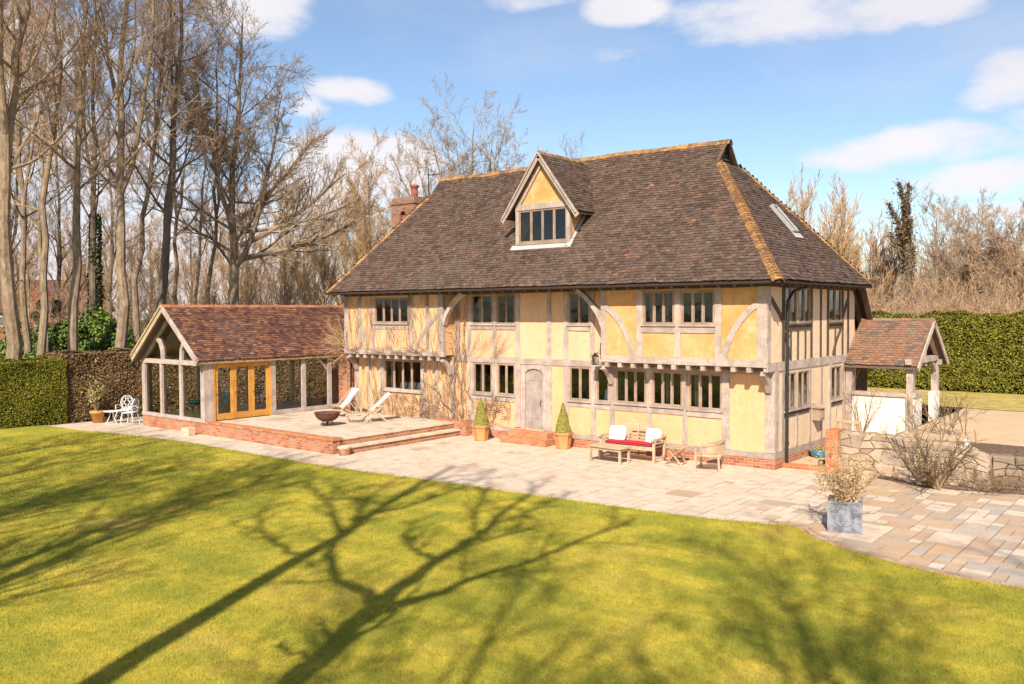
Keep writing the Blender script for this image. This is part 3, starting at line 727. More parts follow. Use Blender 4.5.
def window(a0, a1, z0, z1, lights, plane, axis='y', parent=H, sill=True, mats=(MULL, GLASS), dark=None, deep=.06):
    """frame with its mullions; the glass is a part of it"""
    fm = MB(); gm = MB(); j = .045
    def bx(p, q_, b, t, d0, d1, m):
        if axis == 'y': m.box(p, q_, plane+d0, plane+d1, b, t)
        else: m.box(plane-d1, plane-d0, p, q_, b, t)
    bx(a0, a0+j, z0, z1, -.012, deep, fm); bx(a1-j, a1, z0, z1, -.012, deep, fm)
    bx(a0+j, a1-j, z0, z0+j, -.010, deep, fm); bx(a0+j, a1-j, z1-j, z1, -.010, deep, fm)
    st = (a1-a0-2*j)/lights
    for i in range(1, lights):
        c = a0+j+st*i; bx(c-.028, c+.028, z0+j, z1-j, -.008, deep, fm)
    # slim casement frames inside each light
    for i in range(lights):
        l0 = a0+j+st*i+(.028 if i else 0); l1 = a0+j+st*(i+1)-(.028 if i < lights-1 else 0)
        bx(l0, l0+.018, z0+j, z1-j, .012, .04, fm); bx(l1-.018, l1, z0+j, z1-j, .012, .04, fm)
        bx(l0+.018, l1-.018, z0+j, z0+j+.02, .012, .04, fm); bx(l0+.018, l1-.018, z1-j-.02, z1-j, .012, .04, fm)
        d = .026
        if axis == 'y': q_ = [(l0, plane+d, z0+j), (l1, plane+d, z0+j), (l1, plane+d, z1-j), (l0, plane+d, z1-j)]
        else: q_ = [(plane-d, l0, z0+j), (plane-d, l1, z0+j), (plane-d, l1, z1-j), (plane-d, l0, z1-j)]
        gm.add(q_, [(0, 1, 2, 3)])
    f = fm.build('window', mats[0], parent); gm.build('pane', mats[1], f)
    if sill:
        s = MB()
        if axis == 'y': s.box(a0-.05, a1+.05, plane-.065, plane+.01, z0-.045, z0-.002)
        else: s.box(plane-.01, plane+.065, a0-.05, a1+.05, z0-.045, z0-.002)
        s.build('sill', (dark or WOOD)[0 if axis == 'y' else 1], f)
    return f
for wd_ in WG0 + WU0: window(*wd_, 0)
for wd_ in WUL + WUR: window(*wd_, -.5)
for wd_ in WS0: window(*wd_, 0, 'x')
for wd_ in WS1: window(*wd_, 0, 'x', dark=DARKW)
# curtains just behind some of the windows
def curtain(x0, x1, z0, z1, y, mat=CURTAIN):
    n = 14; pts = []
    for i in range(n+1):
        x = x0+(x1-x0)*i/n; pts.append((x, y + .03*math.sin(i*1.9)))
    mb = MB(); vs = []
    for x, yy in pts: vs += [(x, yy, z0), (x, yy, z1)]
    for x, yy in pts: vs += [(x, yy+.012, z0), (x, yy+.012, z1)]
    m = 2*(n+1)
    fs = [(2*i, 2*i+2, 2*i+3, 2*i+1) for i in range(n)] + [(m+2*i, m+2*i+1, m+2*i+3, m+2*i+2) for i in range(n)]
    fs += [(0, 1, m+1, m), (2*n, m+2*n, m+2*n+1, 2*n+1)]
    mb.add(vs, fs).build('curtain', mat, H)
for a in ((-14.72, -14.5, 1.3, 2.5, .26), (-13.1, -12.9, 1.3, 2.5, .26), (-10.34, -10.12, 1.35, 2.5, .26), (-3.56, -3.40, 3.7, 4.7, -.2), (-1.64, -1.46, 3.7, 4.7, -.2), (-2.40, -2.27, 1.35, 2.5, .26),
          (-8.8, -8.66, 3.7, 4.7, .28), (-10.42, -10.26, 3.7, 4.7, .28), (-13.2, -13.0, 3.7, 4.6, -.2), (-14.66, -14.5, 3.7, 4.6, -.2)): curtain(*a)
for y0, y1, z0 in ((.68, .84, 1.4), (2.2, 2.34, 1.4), (4.84, 4.98, 1.4), (.7, .86, 3.7), (2.24, 2.4, 3.7), (3.98, 4.14, 3.7)):
    mb = MB(); mb.beam((-.27, (y0+y1)/2, z0), (-.27, (y0+y1)/2, z0+1.05), y1-y0, .05, (0, 1, 0), 6, .012).build('curtain', CURTAIN, H)

# things standing just inside the windows
for i, x in enumerate((-14.12, -13.68, -13.22)):
    o = cushion_mb(.36, .30, .13, n=6, puff=.5).build('window_cushion', WHITE_FAB, None, True); o.location = (x, .33, 1.46); o.rotation_euler = (rad(70), 0, .1*i); tag(o, ('left', 'middle', 'right')[i]+' one of three white cushions behind the wide vine framed ground floor window', 'cushion')
MB().box(-14.6, -13.0, .2, .6, 1.2, 1.30).build('window_seat', WALL_IN, H)
for x, z, lab in ((-9.22, 1.72, 'yellow lampshade seen in the window left of the front door, left pane'), (-8.82, 1.72, 'yellow lampshade seen in the window left of the front door, right pane')):
    t = thing('table_lamp', lab, 'lamp', (x, .75, .34)); MB().lathe([(.14, 1.42), (.10, 1.68)], 16).build('lamp_shade', m_simple('yellow_shade_%d' % int(-x*100), (.72, .52, .10), .9, .1, .1, 5), t); MB().lathe([(.12, 0), (.12, .02), (.015, .03), (.015, 1.44)], 12).build('stand', IRON, t)
t = thing('picture_frame', 'small silver framed picture standing inside the single light window under the lantern', 'picture frame', (-5.27, .30, 1.43), .1)
m_ = MB(); m_.beam((0, 0, .02), (0, .06, .36), .28, .015, (1, 0, 0)); m_.build('frame', SKYGLASS, t); m_ = MB(); m_.beam((0, -.012, .05), (0, .045, .33), .21, .012, (1, 0, 0)); m_.build('picture', BLUE_FAB, t)
MB().box(-5.45, -5.08, .18, .45, 1.38, 1.43).build('window_board', WALL_IN, H)

# front door
dm = MB(); a0, a1, z0, z1 = DOOR
nb = 6; bwid = (a1-a0-.28)/nb; dx0 = a0+.14; cxd = (a0+a1)/2; rdx = (a1-a0-.28)/2
for i in range(nb):
    xl = dx0+i*bwid; xr = xl+bwid-.008
    def top(x): return 2.30 - .18*(1-math.sqrt(max(0, 1-((x-cxd)/rdx)**2*.98)))/1*1.0
    vs = [(xl, .035, z0), (xr, .035, z0), (xr, .035, top(xr)), ((xl+xr)/2, .035, top((xl+xr)/2)), (xl, .035, top(xl))]
    dm.prism(vs, (0, .05, 0))
for z in (.75, 1.95): dm.box(dx0+.02, a1-.16, .025, .036, z, z+.035)
door = dm.build('door', DOORW, H)
door['label'] = 'weathered grey plank door with an arched head'
MB().tube([(a1-.24, .03, 1.32), (a1-.24, -.03, 1.32), (a1-.24, -.035, 1.18), (a1-.24, .03, 1.18)], .012, 6).build('handle', IRON, door)
mb = MB()
# door frame with arched head: two jambs + spandrel plate with the arch cut out
mb.box(a0, dx0-.004, -.012, .10, z0-.02, 2.44); mb.box(a1-.136, a1, -.014, .10, z0-.02, 2.44)
arc = [(dx0-.004+ (2*rdx+.008)*i/14) for i in range(15)]
for p, q_ in zip(arc, arc[1:]):
    tp = lambda x: 2.315 - .18*(1-math.sqrt(max(0, 1-((x-cxd)/(rdx+.005))**2)))
    mb.prism([(p, -.013, tp(p)), (q_, -.013, tp(q_)), (q_, -.013, 2.44), (p, -.013, 2.44)], (0, .11, 0))
mb.build('door_frame', WOOD[2], H)
# brick door steps
st = MB(); st.box(-8.75, -6.95, -.62, -.055, 0, .19); st.box(-8.62, -7.08, -.36, -.056, .192, .375)
st.build('door_step', BRICK_O, H)

# ------------------------------------------------------------------ roofs
def warp(P):
    P = np.array(P, dtype=float)
    P[..., 2] += .028*np.sin(P[..., 0]*.75+.6)*np.clip((P[..., 2]-4.9)/2, 0, 1) + .008*np.sin(P[..., 0]*2.7+P[..., 1]*2.1)
    return P
def tile_field(mb, O, U, V, vlen, ulo, uhi, gauge=.105, tw=.165, seed=0, wf=warp, hole=None, lift=.03):
    r = np.random.default_rng(seed); O = np.array(O, float); U = np.array(U, float); V = np.array(V, float)
    U /= np.linalg.norm(U); V /= np.linalg.norm(V); Nn = np.cross(U, V); Nn = Nn if Nn[2] > 0 else -Nn
    Q = []; RR = []
    nrow = int(vlen/gauge)
    for j in range(nrow):
        v0 = j*gauge; lo, hi = ulo(v0), uhi(v0)
        if hi-lo < .03: continue
        off = (j % 2)*tw*.5 + r.normal(0, .012)
        k0 = math.floor((lo-off)/tw); k1 = math.ceil((hi-off)/tw); k = np.arange(k0, k1+1)
        ua = np.maximum(off+k*tw+.004, lo); ub = np.minimum(off+(k+1)*tw-.004, hi); ok = ub-ua > .02
        if hole is not None: ok &= ~hole((ua+ub)/2, v0)
        ua, ub = ua[ok], ub[ok]; m = len(ua)
        if not m: continue
        va = v0+r.normal(0, .006, m); vb = va+gauge*1.5
        ha = lift+.012+r.normal(0, .0035, m); hb = lift-.012
        sk = r.normal(0, .004, m)
        P = lambda u, v, h: O + u[:, None]*U + v[:, None]*V + (h*np.ones(m))[:, None]*Nn
        a = P(ua, va, ha+sk); b = P(ub, va, ha-sk); c = P(ub, vb, hb); d = P(ua, vb, hb)
        a2 = P(ua, va, ha-.022); b2 = P(ub, va, ha-.022)
        rn = r.random(m); RR += [rn, rn]
        Q += [np.stack([a, b, c, d], 1), np.stack([a2, b2, b, a], 1)]
    Q = np.concatenate(Q)
    if wf: Q = wf(Q)
    mb.np_quads(Q, np.concatenate(RR)); return mb
def saddles(mb, p0, p1, dL, dR, wdt, step, lip=.03, lift=.045, seed=0, wf=warp):
    r = random.Random(seed); p0 = Vector(p0); p1 = Vector(p1); L = (p1-p0).length; n = max(1, int(L/step)); t = (p1-p0)/L
    dL = Vector(dL).normalized(); dR = Vector(dR).normalized(); up = -(dL+dR).normalized()
    Q = []; RR = []
    for i in range(n):
        a = p0+t*(i*step); b = p0+t*((i+1.25)*step); j = r.uniform(-.008, .008)
        A = a+up*(lift+lip+j); B = b+up*(lift-.005)
        mL = .5
        def sec(c, e): return [c+dL*wdt*.95-up*0+up*(-.0), c+dL*wdt*.5+up*wdt*.16, c, c+dR*wdt*.5+up*wdt*.16, c+dR*wdt*.95]
        sa = sec(A, 0); sb = sec(B, 0)
        rn = r.random()
        for k in range(4): Q.append([sa[k], sa[k+1], sb[k+1], sb[k]]); RR.append(rn)
        lo = [x-up*.035 for x in sa]
        for k in range(4): Q.append([lo[k], lo[k+1], sa[k+1], sa[k]]); RR.append(rn)
    Q = np.array([[tuple(v) for v in q_] for q_ in Q])
    mb.np_quads(wf(Q) if wf else Q, RR); return mb
ZE, YF, ZR, YR = 4.86, -1.05, 9.18, 2.7          # front eave and ridge
SF = (ZR-ZE)/(YR-YF); ZG = 8.45                  # gablet foot height
XL0, XL1, XR0, XR1 = -16.72, -14.50, .55, -2.48
YB = YR+(ZR-ZE)/1.26
def lerp(a, b, t): return a+(b-a)*t
nV = math.hypot(1, SF)
z_of = lambda v: ZE + v*SF/nV
def xlo(v): z = z_of(v); return lerp(XL0, XL1, (z-ZE)/(ZG-ZE)) if z < ZG else -14.42
def xhi(v): z = z_of(v); return lerp(XR0, XR1, (z-ZE)/(ZG-ZE)) if z < ZG else -2.62
DX, DZE, DZR, DHW, DWW = -7.57, 7.14, 9.04, 1.42, 1.06     # dormer centre, eave z, ridge z, half widths
ymain = lambda z: YF+(z-ZE)/SF
roof = MB()
tile_field(roof, (0, YF, ZE), (1, 0, 0), (0, 1, SF), (ZR-ZE)/SF*nV, xlo, xhi, seed=1,
           hole=lambda u, v: (np.abs(u-DX) < (DWW-.05 if z_of(v) < DZE else max(0, (DZR-z_of(v))/1.34-.15))) & (z_of(v) > 6.15))
yg0, yg1 = ymain(ZG), YR+(ZR-ZG)/1.26
sx = (XR0-XR1)/(ZG-ZE); nx_ = math.hypot(1, 1/sx)
zx = lambda v: ZE + v/ math.hypot(sx, 1)
tile_field(roof, (XR0, 0, ZE), (0, 1, 0), (-sx, 0, 1), (ZG-ZE)*math.hypot(sx, 1), lambda v: lerp(YF, yg0, (zx(v)-ZE)/(ZG-ZE)), lambda v: lerp(YB, yg1, (zx(v)-ZE)/(ZG-ZE)), seed=2)
sl = (XL1-XL0)/(ZG-ZE); zl = lambda v: ZE+v/math.hypot(sl, 1)
tile_field(roof, (XL0, 0, ZE), (0, 1, 0), (sl, 0, 1), (ZG-ZE)*math.hypot(sl, 1), lambda v: lerp(YF, yg0, (zl(v)-ZE)/(ZG-ZE)), lambda v: lerp(YB, yg1, (zl(v)-ZE)/(ZG-ZE)), seed=3)
nB = math.hypot(1, 1.26)
tile_field(roof, (0, YR+(ZR-3.55)/1.26, 3.55), (1, 0, 0), (0, -1, 1.26), (ZR-3.55)/1.26*nB, lambda v: (lambda z: XL0 if z < ZE else (lerp(XL0, XL1, (z-ZE)/(ZG-ZE)) if z < ZG else -14.4))(3.55+v*1.26/nB),
           lambda v: (lambda z: .32 if z < ZE else (lerp(XR0, XR1, (z-ZE)/(ZG-ZE)) if z < ZG else -2.6))(3.55+v*1.26/nB), seed=4, gauge=.14, tw=.25)
RF = roof.build('roof', TILE_MAIN, H)
un = MB()
def slab_(pts, th=.045): un.prism([(p[0], p[1], p[2]-.035) for p in pts], (0, 0, -th))
slab_([(XL0, YF, ZE), (XR0, YF, ZE), (XR1, yg0, ZG), (-2.62, yg0, ZG), (-2.62, YR, ZR), (-14.42, YR, ZR), (-14.42, yg0, ZG), (XL1, yg0, ZG)])
slab_([(XR0, YF, ZE), (XR0, YB, ZE), (XR1, yg1, ZG), (XR1, yg0, ZG)])
slab_([(XL0, YF, ZE), (XL1, yg0, ZG), (XL1, yg1, ZG), (XL0, YB, ZE)])
slab_([(XL0, YB, ZE), (XL1, yg1, ZG), (-14.42, yg1, ZG), (-14.42, YR, ZR), (-2.62, YR, ZR), (-2.62, yg1, ZG), (XR1, yg1, ZG), (XR0, YB, ZE)])
yc = YR+(ZR-3.55)/1.26
slab_([(XL0, YB, ZE), (.30, YB, ZE), (.30, yc, 3.55), (XL0, yc, 3.55)])
un.build('roof_deck', UNDER, RF)
# gablet triangles
for x, s in ((-2.80, 1), (-14.25, -1)):
    gm = MB()
    gm.prism([(x, yg0+.08, ZG-.05), (x, yg1-.08, ZG-.05), (x, YR, ZR-.16)], (.03*s, 0, 0))
    for i in range(5):
        z = ZG + .06 + i*.11; h = (ZR-z)/(ZR-ZG)*(yg1-yg0)/2-.1
        if h > .03: gm.box(x+.02*s, x+.07*s, YR-h, YR+h, z, z+.05)
    gm.build('gablet', DARKW[1], RF)
gv = MB()
gv.beam((-2.60, yg0-.02, ZG+.0), (-2.60, YR, ZR+.02), .07, .05, (1, 0, 0)); gv.beam((-2.60, yg1+.02, ZG), (-2.60, YR, ZR+.02), .12, .05, (1, 0, 0))
gv.build('verge_board', DARKW[1], RF)
rt = MB()
fs_ = Vector((0, -1, -SF)); bs_ = Vector((0, 1, -1.26))
saddles(rt, (-14.45, YR, ZR-.01), (-2.50, YR, ZR-.01), fs_, bs_, .21, .33, .02, .07, 1)
rt.build('ridge_tiles', RIDGE, RF)
hp = MB()
def hipdirs(a, b, sa, sb):
    """directions lying in the two slopes, pointing away from the hip line"""
    t = (Vector(b)-Vector(a)).normalized(); r_ = []
    for s in (sa, sb):
        s = Vector(s).normalized(); r_.append((s-t*s.dot(t)).normalized())
    return r_
def hipline(a, b, na, nb_, seed, m):
    # na, nb_: vectors along each slope's eave direction away from the hip
    dL, dR = hipdirs(a, b, na, nb_)
    saddles(m, a, b, dL, dR, .21, .115, .02, .035, seed)
hipline((XR0, YF, ZE), (XR1, yg0, ZG), (-1, 0, 0), (0, 1, 0), 2, hp)
hipline((XL0, YF, ZE), (XL1, yg0, ZG), (1, 0, 0), (0, 1, 0), 3, hp)
hipline((XR0, YB, ZE), (XR1, yg1, ZG), (-1, 0, 0), (0, -1, 0), 4, hp)
hipline((XL0, YB, ZE), (XL1, yg1, ZG), (1, 0, 0), (0, -1, 0), 5, hp)
hp.build('hip_tiles', RIDGE, RF)
# eaves: rafter feet and gutter board
ev = MB()
for i in range(37):
    x = -16.4+i*.45
    ev.beam((x, YF+.06, ZE-.12), (x, -.35, ZE-.12+.7*SF*.92), .07, .09, (1, 0, 0))
for i in range(15):
    y = -.7+i*.45; ev.beam((XR0-.06, y, ZE-.12), (-.1, y, ZE-.12+.6), .07, .09, (0, 1, 0))
for i in range(10):
    x = -1.2+i*.15
ev.beam((.28, YB-.1, ZE-.05), (.28, yc, 3.42), .16, .07, (1, 0, 0)); ev.beam((-.05, YB-.1, ZE-.1), (-.05, yc, 3.40), .14, .1, (1, 0, 0))
ev.box(XL0+.02, XR0-.02, YF+.03, YF+.05, ZE-.075, ZE-.03); ev.box(XR0-.05, XR0-.03, YF+.05, YB, ZE-.075, ZE-.03)
ev.build('rafter_feet', DARKW[1], RF)

# dormer
dw = MB()
dw.box(DX-DWW, DX-DWW+.12, .08, .2, 6.02, 7.32); dw.box(DX+DWW-.12, DX+DWW, .08, .2, 6.02, 7.32)
dw.box(DX-DWW, DX+DWW, .066, .2, 7.32, 7.50); dw.box(DX-DWW+.12, DX+DWW-.12, .075, .2, 6.05, 6.26)
dw.beam((DX-DWW+.08, .12, 7.44), (DX-.02, .12, 8.78), .16, .1, (1, 0, 0)); dw.beam((DX+DWW-.08, .12, 7.44), (DX+.02, .12, 8.78), .16, .1, (1, 0, 0))
dormer = dw.build('dormer', WOOD[2], H)
dp = MB(); dp.prism([(DX-DWW+.08, .13, 7.46), (DX+DWW-.08, .13, 7.46), (DX, .13, 8.78)], (0, .06, 0))
for s in (-1, 1):
    x = DX+s*(DWW-.03); dp.prism([(x, .2, ZE+1.152*1.25-.05), (x, .2, 7.45), (x, ymain(7.45), 7.45)], (-.06*s, 0, 0))
dp.build('plaster_panel', PLASTER_O, dormer)
f = MB(); fr_ = f; x0_, x1_ = DX-DWW+.12, DX+DWW-.12
wf = window(x0_, x1_, 6.28, 7.31, 4, .10, 'y', dormer, False)
# window frame and its panes must stay within thing > part > sub-part
for c in list(wf.children): c.parent = dormer; c.name = 'pane'
wf.name = 'window_frame'
MB().box(x0_-.04, x1_+.04, .02, .11, 6.225, 6.27).build('sill', WOOD[0], dormer)
dr = MB()
for s, sd_ in ((1, 11), (-1, 12)):
    vl = math.hypot(DHW, DZR-DZE); 
    def zz(v): return DZE+v*(DZR-DZE)/vl
    tile_field(dr, (DX+s*DHW, 0, DZE), (0, 1, 0), (-s*DHW, 0, DZR-DZE), vl, lambda v: -.10, lambda v: ymain(zz(v))+.12, seed=sd_, wf=None)
    dr.prism([(DX+s*DHW, -.06, DZE-.03), (DX+s*DHW, ymain(DZE), DZE-.03), (DX, ymain(DZR), DZR-.03), (DX, -.06, DZR-.03)], (0, 0, -.05), .02)
dr.build('dormer_roof', TILE_MAIN, dormer)
rd = MB(); saddles(rd, (DX, -.1, DZR), (DX, ymain(DZR)+.1, DZR-.02), (1, 0, -1.34), (-1, 0, -1.34), .15, .3, .012, .05, 9, wf=None)
rd.build('ridge_tiles', RIDGE, dormer)
vt = MB()
for s in (1, -1): saddles(vt, (DX+s*DHW, ymain(DZE)+.02, DZE+.02), (DX, ymain(DZR)+.02, DZR+.02), (s, 0, 0.05), (0, .3, -.05), .045, .12, .01, .03, 10, wf=None)
vt.build('valley_tiles', RIDGE_R, dormer)
bb = MB()
for s in (1, -1):
    bb.beam((DX+s*(DHW+.05), -.09, DZE-.16), (DX, -.09, DZR-.10), .15, .04, (0, 0, 1))
    bb.beam((DX+s*(DHW+.02), -.13, DZE-.06), (DX, -.131, DZR-.0), .05, .05, (0, 0, 1))
bb.build('barge_board', WOOD[0], dormer)
fl = MB()
yb_ = ymain(6.05); V1 = Vector((0, 1, SF)).normalized()
fl.prism([(DX-DWW-.12, yb_-.04, 6.05-.04*SF+.06), (DX+DWW+.12, yb_-.04, 6.05-.04*SF+.06), (DX+DWW+.12, yb_+.08, 6.05+.08*SF+.07), (DX-DWW-.12, yb_+.08, 6.05+.08*SF+.07)], (0, -.01, .012))
fl.prism([(DX+DWW+.01, yb_, 6.12), (DX+DWW+.10, yb_, 6.11), (DX+DWW+.10, ymain(7.2), 7.27), (DX+DWW+.01, ymain(7.2), 7.28)], (0, -.01, .012))
fl.build('lead_flashing', LEAD, dormer)

# roof window on the right hip
rw = MB(); P0 = lambda y, z: Vector((XR0-sx*(z-ZE), y, z)); nrm = Vector((1, 0, sx)).normalized()
a, b = P0(2.75, 6.22), P0(2.75, 7.2)
for (y0, y1, q0, q1) in ((2.72, 2.76, 6.3, 7.1), (3.04, 3.08, 6.3, 7.1), (2.76, 3.04, 7.05, 7.1), (2.76, 3.04, 6.3, 6.35)):
    rw.prism([P0(y0, q0)+nrm*.04, P0(y1, q0)+nrm*.04, P0(y1, q1)+nrm*.04, P0(y0, q1)+nrm*.04], nrm*.10)
R_ = rw.build('roof_window', SKYGLASS, H)
MB().prism([P0(2.76, 6.35)+nrm*.10, P0(3.04, 6.35)+nrm*.10, P0(3.04, 7.05)+nrm*.10, P0(2.76, 7.05)+nrm*.10], nrm*.01).build('pane', GLASS, R_)
MB().prism([P0(2.66, 6.14)+nrm*.05, P0(3.22, 6.14)+nrm*.05, P0(3.22, 6.28)+nrm*.05, P0(2.66, 6.28)+nrm*.05], nrm*.02).build('flashing', LEAD, R_)

# chimney
ch = MB(); cx0, cx1, cy0, cy1 = -18.22, -17.0, 3.75, 5.0
ch.box(cx0, cx1, cy0, cy1, 0, 7.55); ch.box(cx1-.001, -16.39, cy0+.1, cy1-.1, 0, 4.2)
for i, e in enumerate((.03, .06, .09)): ch.box(cx0-e, cx1+e, cy0-e, cy1+e, 7.55+i*.075, 7.55+(i+1)*.075)
# upper stage with arched recesses built from piers and arch pieces
e = .07; X0, X1, Y0, Y1 = cx0-e, cx1+e, cy0-e, cy1+e; zb, zt = 7.775, 8.62
ch.box(X0+.16, X1-.16, Y0+.16, Y1-.16, zb, zt)
def archface(u0, u1, place):
    c = (u0+u1)/2; r0 = .17
    for (p, q_, b, t) in ((u0, c-r0, zb, zt), (c+r0, u1, zb, zt), (c-r0, c+r0, zb, zb+.14)): place(p, q_, b, b, t, t)
    n = 8
    for i in range(n):
        p = c-r0+2*r0*i/n; q_ = p+2*r0/n; f_ = lambda x: zb+.42+math.sqrt(max(0, r0*r0-(x-c)**2))*.8
        place(p, q_, f_(p), f_(q_), zt, zt)
archface(X0, X1, lambda p, q_, b0, b1, t0, t1: ch.prism([(p, Y0, b0), (q_, Y0, b1), (q_, Y0, t1), (p, Y0, t0)], (0, .159, 0)))
archface(X0, X1, lambda p, q_, b0, b1, t0, t1: ch.prism([(p, Y1-.159, b0), (q_, Y1-.159, b1), (q_, Y1-.159, t1), (p, Y1-.159, t0)], (0, .159, 0)))
archface(Y0+.16, Y1-.16, lambda p, q_, b0, b1, t0, t1: ch.prism([(X1-.159, p, b0), (X1-.159, q_, b1), (X1-.159, q_, t1), (X1-.159, p, t0)], (.159, 0, 0)))
archface(Y0+.16, Y1-.16, lambda p, q_, b0, b1, t0, t1: ch.prism([(X0, p, b0), (X0, q_, b1), (X0, q_, t1), (X0, p, t0)], (.159, 0, 0)))
ch.box(X0-.04, X1+.04, Y0-.04, Y1+.04, zt, zt+.06); ch.box(X0+.01, X1-.01, Y0+.01, Y1-.01, zt+.06, zt+.26)
ch.box(X0+.1, X1-.1, Y0+.1, Y1-.1, zt+.26, zt+.31)
chim = ch.build('chimney', BRICK_D, H)
MB().lathe([(.15, 0), (.14, .25), (.125, .42), (.19, .46), (.20, .53), (.15, .56), (.11, .56), (.10, .3)], 16, ((X0+X1)/2+.1, (Y0+Y1)/2-.1, zt+.3)).build('chimney_pot', m_simple('dark_clay_pot', (.34, .12, .06), .85, .2, .3, 9), chim, True)
ae = MB(); ax, ay = -17.0, 4.6
ae.tube([(ax, ay, 7.6), (ax, ay, 9.95)], .022, 6); ae.tube([(ax-.02, ay-.05, 9.85), (ax+.55, ay+.1, 9.88)], .012, 5)
for i in range(5): ae.tube([(ax+.1*i+.05, ay-.18, 9.86), (ax+.1*i+.05, ay+.22, 9.86)], .006, 4)
ae.build('aerial', IRON, chim)

# downpipes
dpz = MB(); dpz.tube([(.14, .50, .02), (.14, .50, 4.35), (.20, .75, 4.62), (.34, 1.25, 4.72)], .042, 8)
for z in (.6, 2.0, 3.4, 4.2): dpz.tube([(.14, .50, z), (.14, .50, z+.07)], .055, 8)
dpz.build('downpipe', IRON, H)
dpz = MB(); dpz.tube([(-16.52, -.10, .42), (-16.52, -.10, 2.35)], .045, 8); dpz.tube([(-16.52, -.10, 2.28), (-16.52, -.10, 2.45)], .08, 8)
dpz.build('downpipe', IRON, H)
# box on the side wall
vb = MB(); vb.box(.0, .22, 2.66, 3.02, 1.02, 1.36); vb.prism([(.0, 2.62, 1.36), (.26, 2.62, 1.36), (.0, 2.62, 1.50)], (0, .44, 0)); vb.box(.22, .235, 2.74, 2.94, 1.08, 1.3)
bxo = vb.build('wall_box', MULL, None); tag(bxo, 'small wooden box with a sloping lid fixed to the side wall', 'wall box')

# ------------------------------------------------------------------ porch
pw = MB()
pw.box(.02, 1.98, 5.38, 5.56, .05, 1.55); pw.box(1.82, 1.98, 5.56, 6.2, .05, 1.55);
porch = pw.build('porch', PLASTER_W, H); MB().box(1.82, 1.98, 7.6, 8.25, .05, 1.55).build('dwarf_wall', PLASTER_W, porch); porch['label'] = 'open oak porch with a white dwarf wall and mottled tile roof'
for x, y in ((.12, 5.42), (1.86, 5.42), (1.86, 8.2), (1.86, 6.9)):
    m_ = MB().beam((x, y, .05 if (x, y) != (1.86, 6.9) else 2.4), (x, y, 2.42 if (x, y) != (1.86, 6.9) else 3.6), .19 if y != 6.9 else .12, .19 if y != 6.9 else .1, (1, 0, 0), 6, .006)
    m_.build('porch_post', WOOD[2], porch)
m_ = MB(); m_.box(.0, 2.02, 5.33, 5.60, 1.55, 1.66); m_.box(1.79, 2.02, 5.60, 6.2, 1.55, 1.66); m_.build('porch_rail', WOOD[0], porch)
m_ = MB(); m_.box(0, 2.05, 5.34, 5.50, 2.38, 2.54); m_.box(0, 2.05, 8.12, 8.28, 2.38, 2.54); m_.box(1.79, 1.96, 5.1, 8.65, 2.52, 2.68)
m_.build('porch_beam', WOOD[0], porch)
for s in (1, -1):
    P_ = [(1.87, 6.9-s*1.3, 1.75), (1.87, 6.9-s*1.22, 2.2), (1.87, 6.9-s*.8, 2.52)]
    MB().path(P_, [.14]*3, .1, None, .004, fixed_o=(1, 0, 0)).build('porch_brace', WOOD[2], porch)
pr = MB(); PE, PR = 2.46, 3.80; hw = 1.72
for s, sd_ in ((-1, 21), (1, 22)):
    vl = math.hypot(hw, PR-PE)
    tile_field(pr, (0, 6.9+s*hw, PE), (1, 0, 0), (0, -s*hw, PR-PE), vl, lambda v: .0, lambda v: 2.13, gauge=.11, seed=sd_, wf=None)
    pr.prism([(.0, 6.9+s*hw, PE-.03), (2.10, 6.9+s*hw, PE-.03), (2.10, 6.9, PR-.03), (.0, 6.9, PR-.03)], (0, 0, -.05), .02)
pr.build('porch_roof', TILE_PORCH, porch)
m_ = MB(); saddles(m_, (.0, 6.9, PR), (2.16, 6.9, PR), (0, -1, -.78), (0, 1, -.78), .14, .3, .01, .05, 5, wf=None); m_.build('porch_ridge', TILE_PORCH, porch)
m_ = MB()
for s in (1, -1):
    m_.beam((2.14, 6.9+s*(hw+.03), PE-.08), (2.14, 6.9, PR-.08), .16, .04, (0, 0, 1)); m_.beam((1.9, 6.9+s*(hw-.25), PE+.05), (1.9, 6.9, PR-.18), .12, .1, (0, 0, 1))
m_.build('porch_verge', WOOD[1], porch)
m_ = MB(); m_.box(-.02, .03, 6.4, 7.4, .3, 2.3); m_.build('side_door', DARKW[2], H)

# wall lantern
ln_ = thing('wall_lantern', 'black iron lantern hanging from a bracket on the jetty corner post', 'lantern', (-5.12, -.32, 2.78))
m_ = MB(); m_.tube([(0.09, -.16, .42), (.09, -.16, -.05)], .014, 5); m_.tube([(.09, -.16, .12), (-.14, -.16, .12)], .012, 5); m_.tube([(.09, -.16, .25), (-.02, -.16, .13)], .008, 5); m_.build('bracket', IRON, ln_)
m_ = MB(); s = .075; c = (-.09, -.16)
for a in (-1, 1):
    for b in (-1, 1): m_.beam((c[0]+a*s, c[1]+b*s, -.2), (c[0]+a*s*.8, c[1]+b*s*.8, .02), .013, .013, (1, 0, 0))
m_.lathe([(.115, .02), (.11, .04), (.02, .11)], 4, (c[0], c[1], 0), .5); m_.lathe([(.11, -.22), (.11, -.2)], 4, (c[0], c[1], 0), .5)
m_.build('cage', IRON, ln_)
m_ = MB(); m_.lathe([(.085, -.2), (.075, .02)], 4, (c[0], c[1], 0), .5); m_.build('glass', GLASS, ln_)

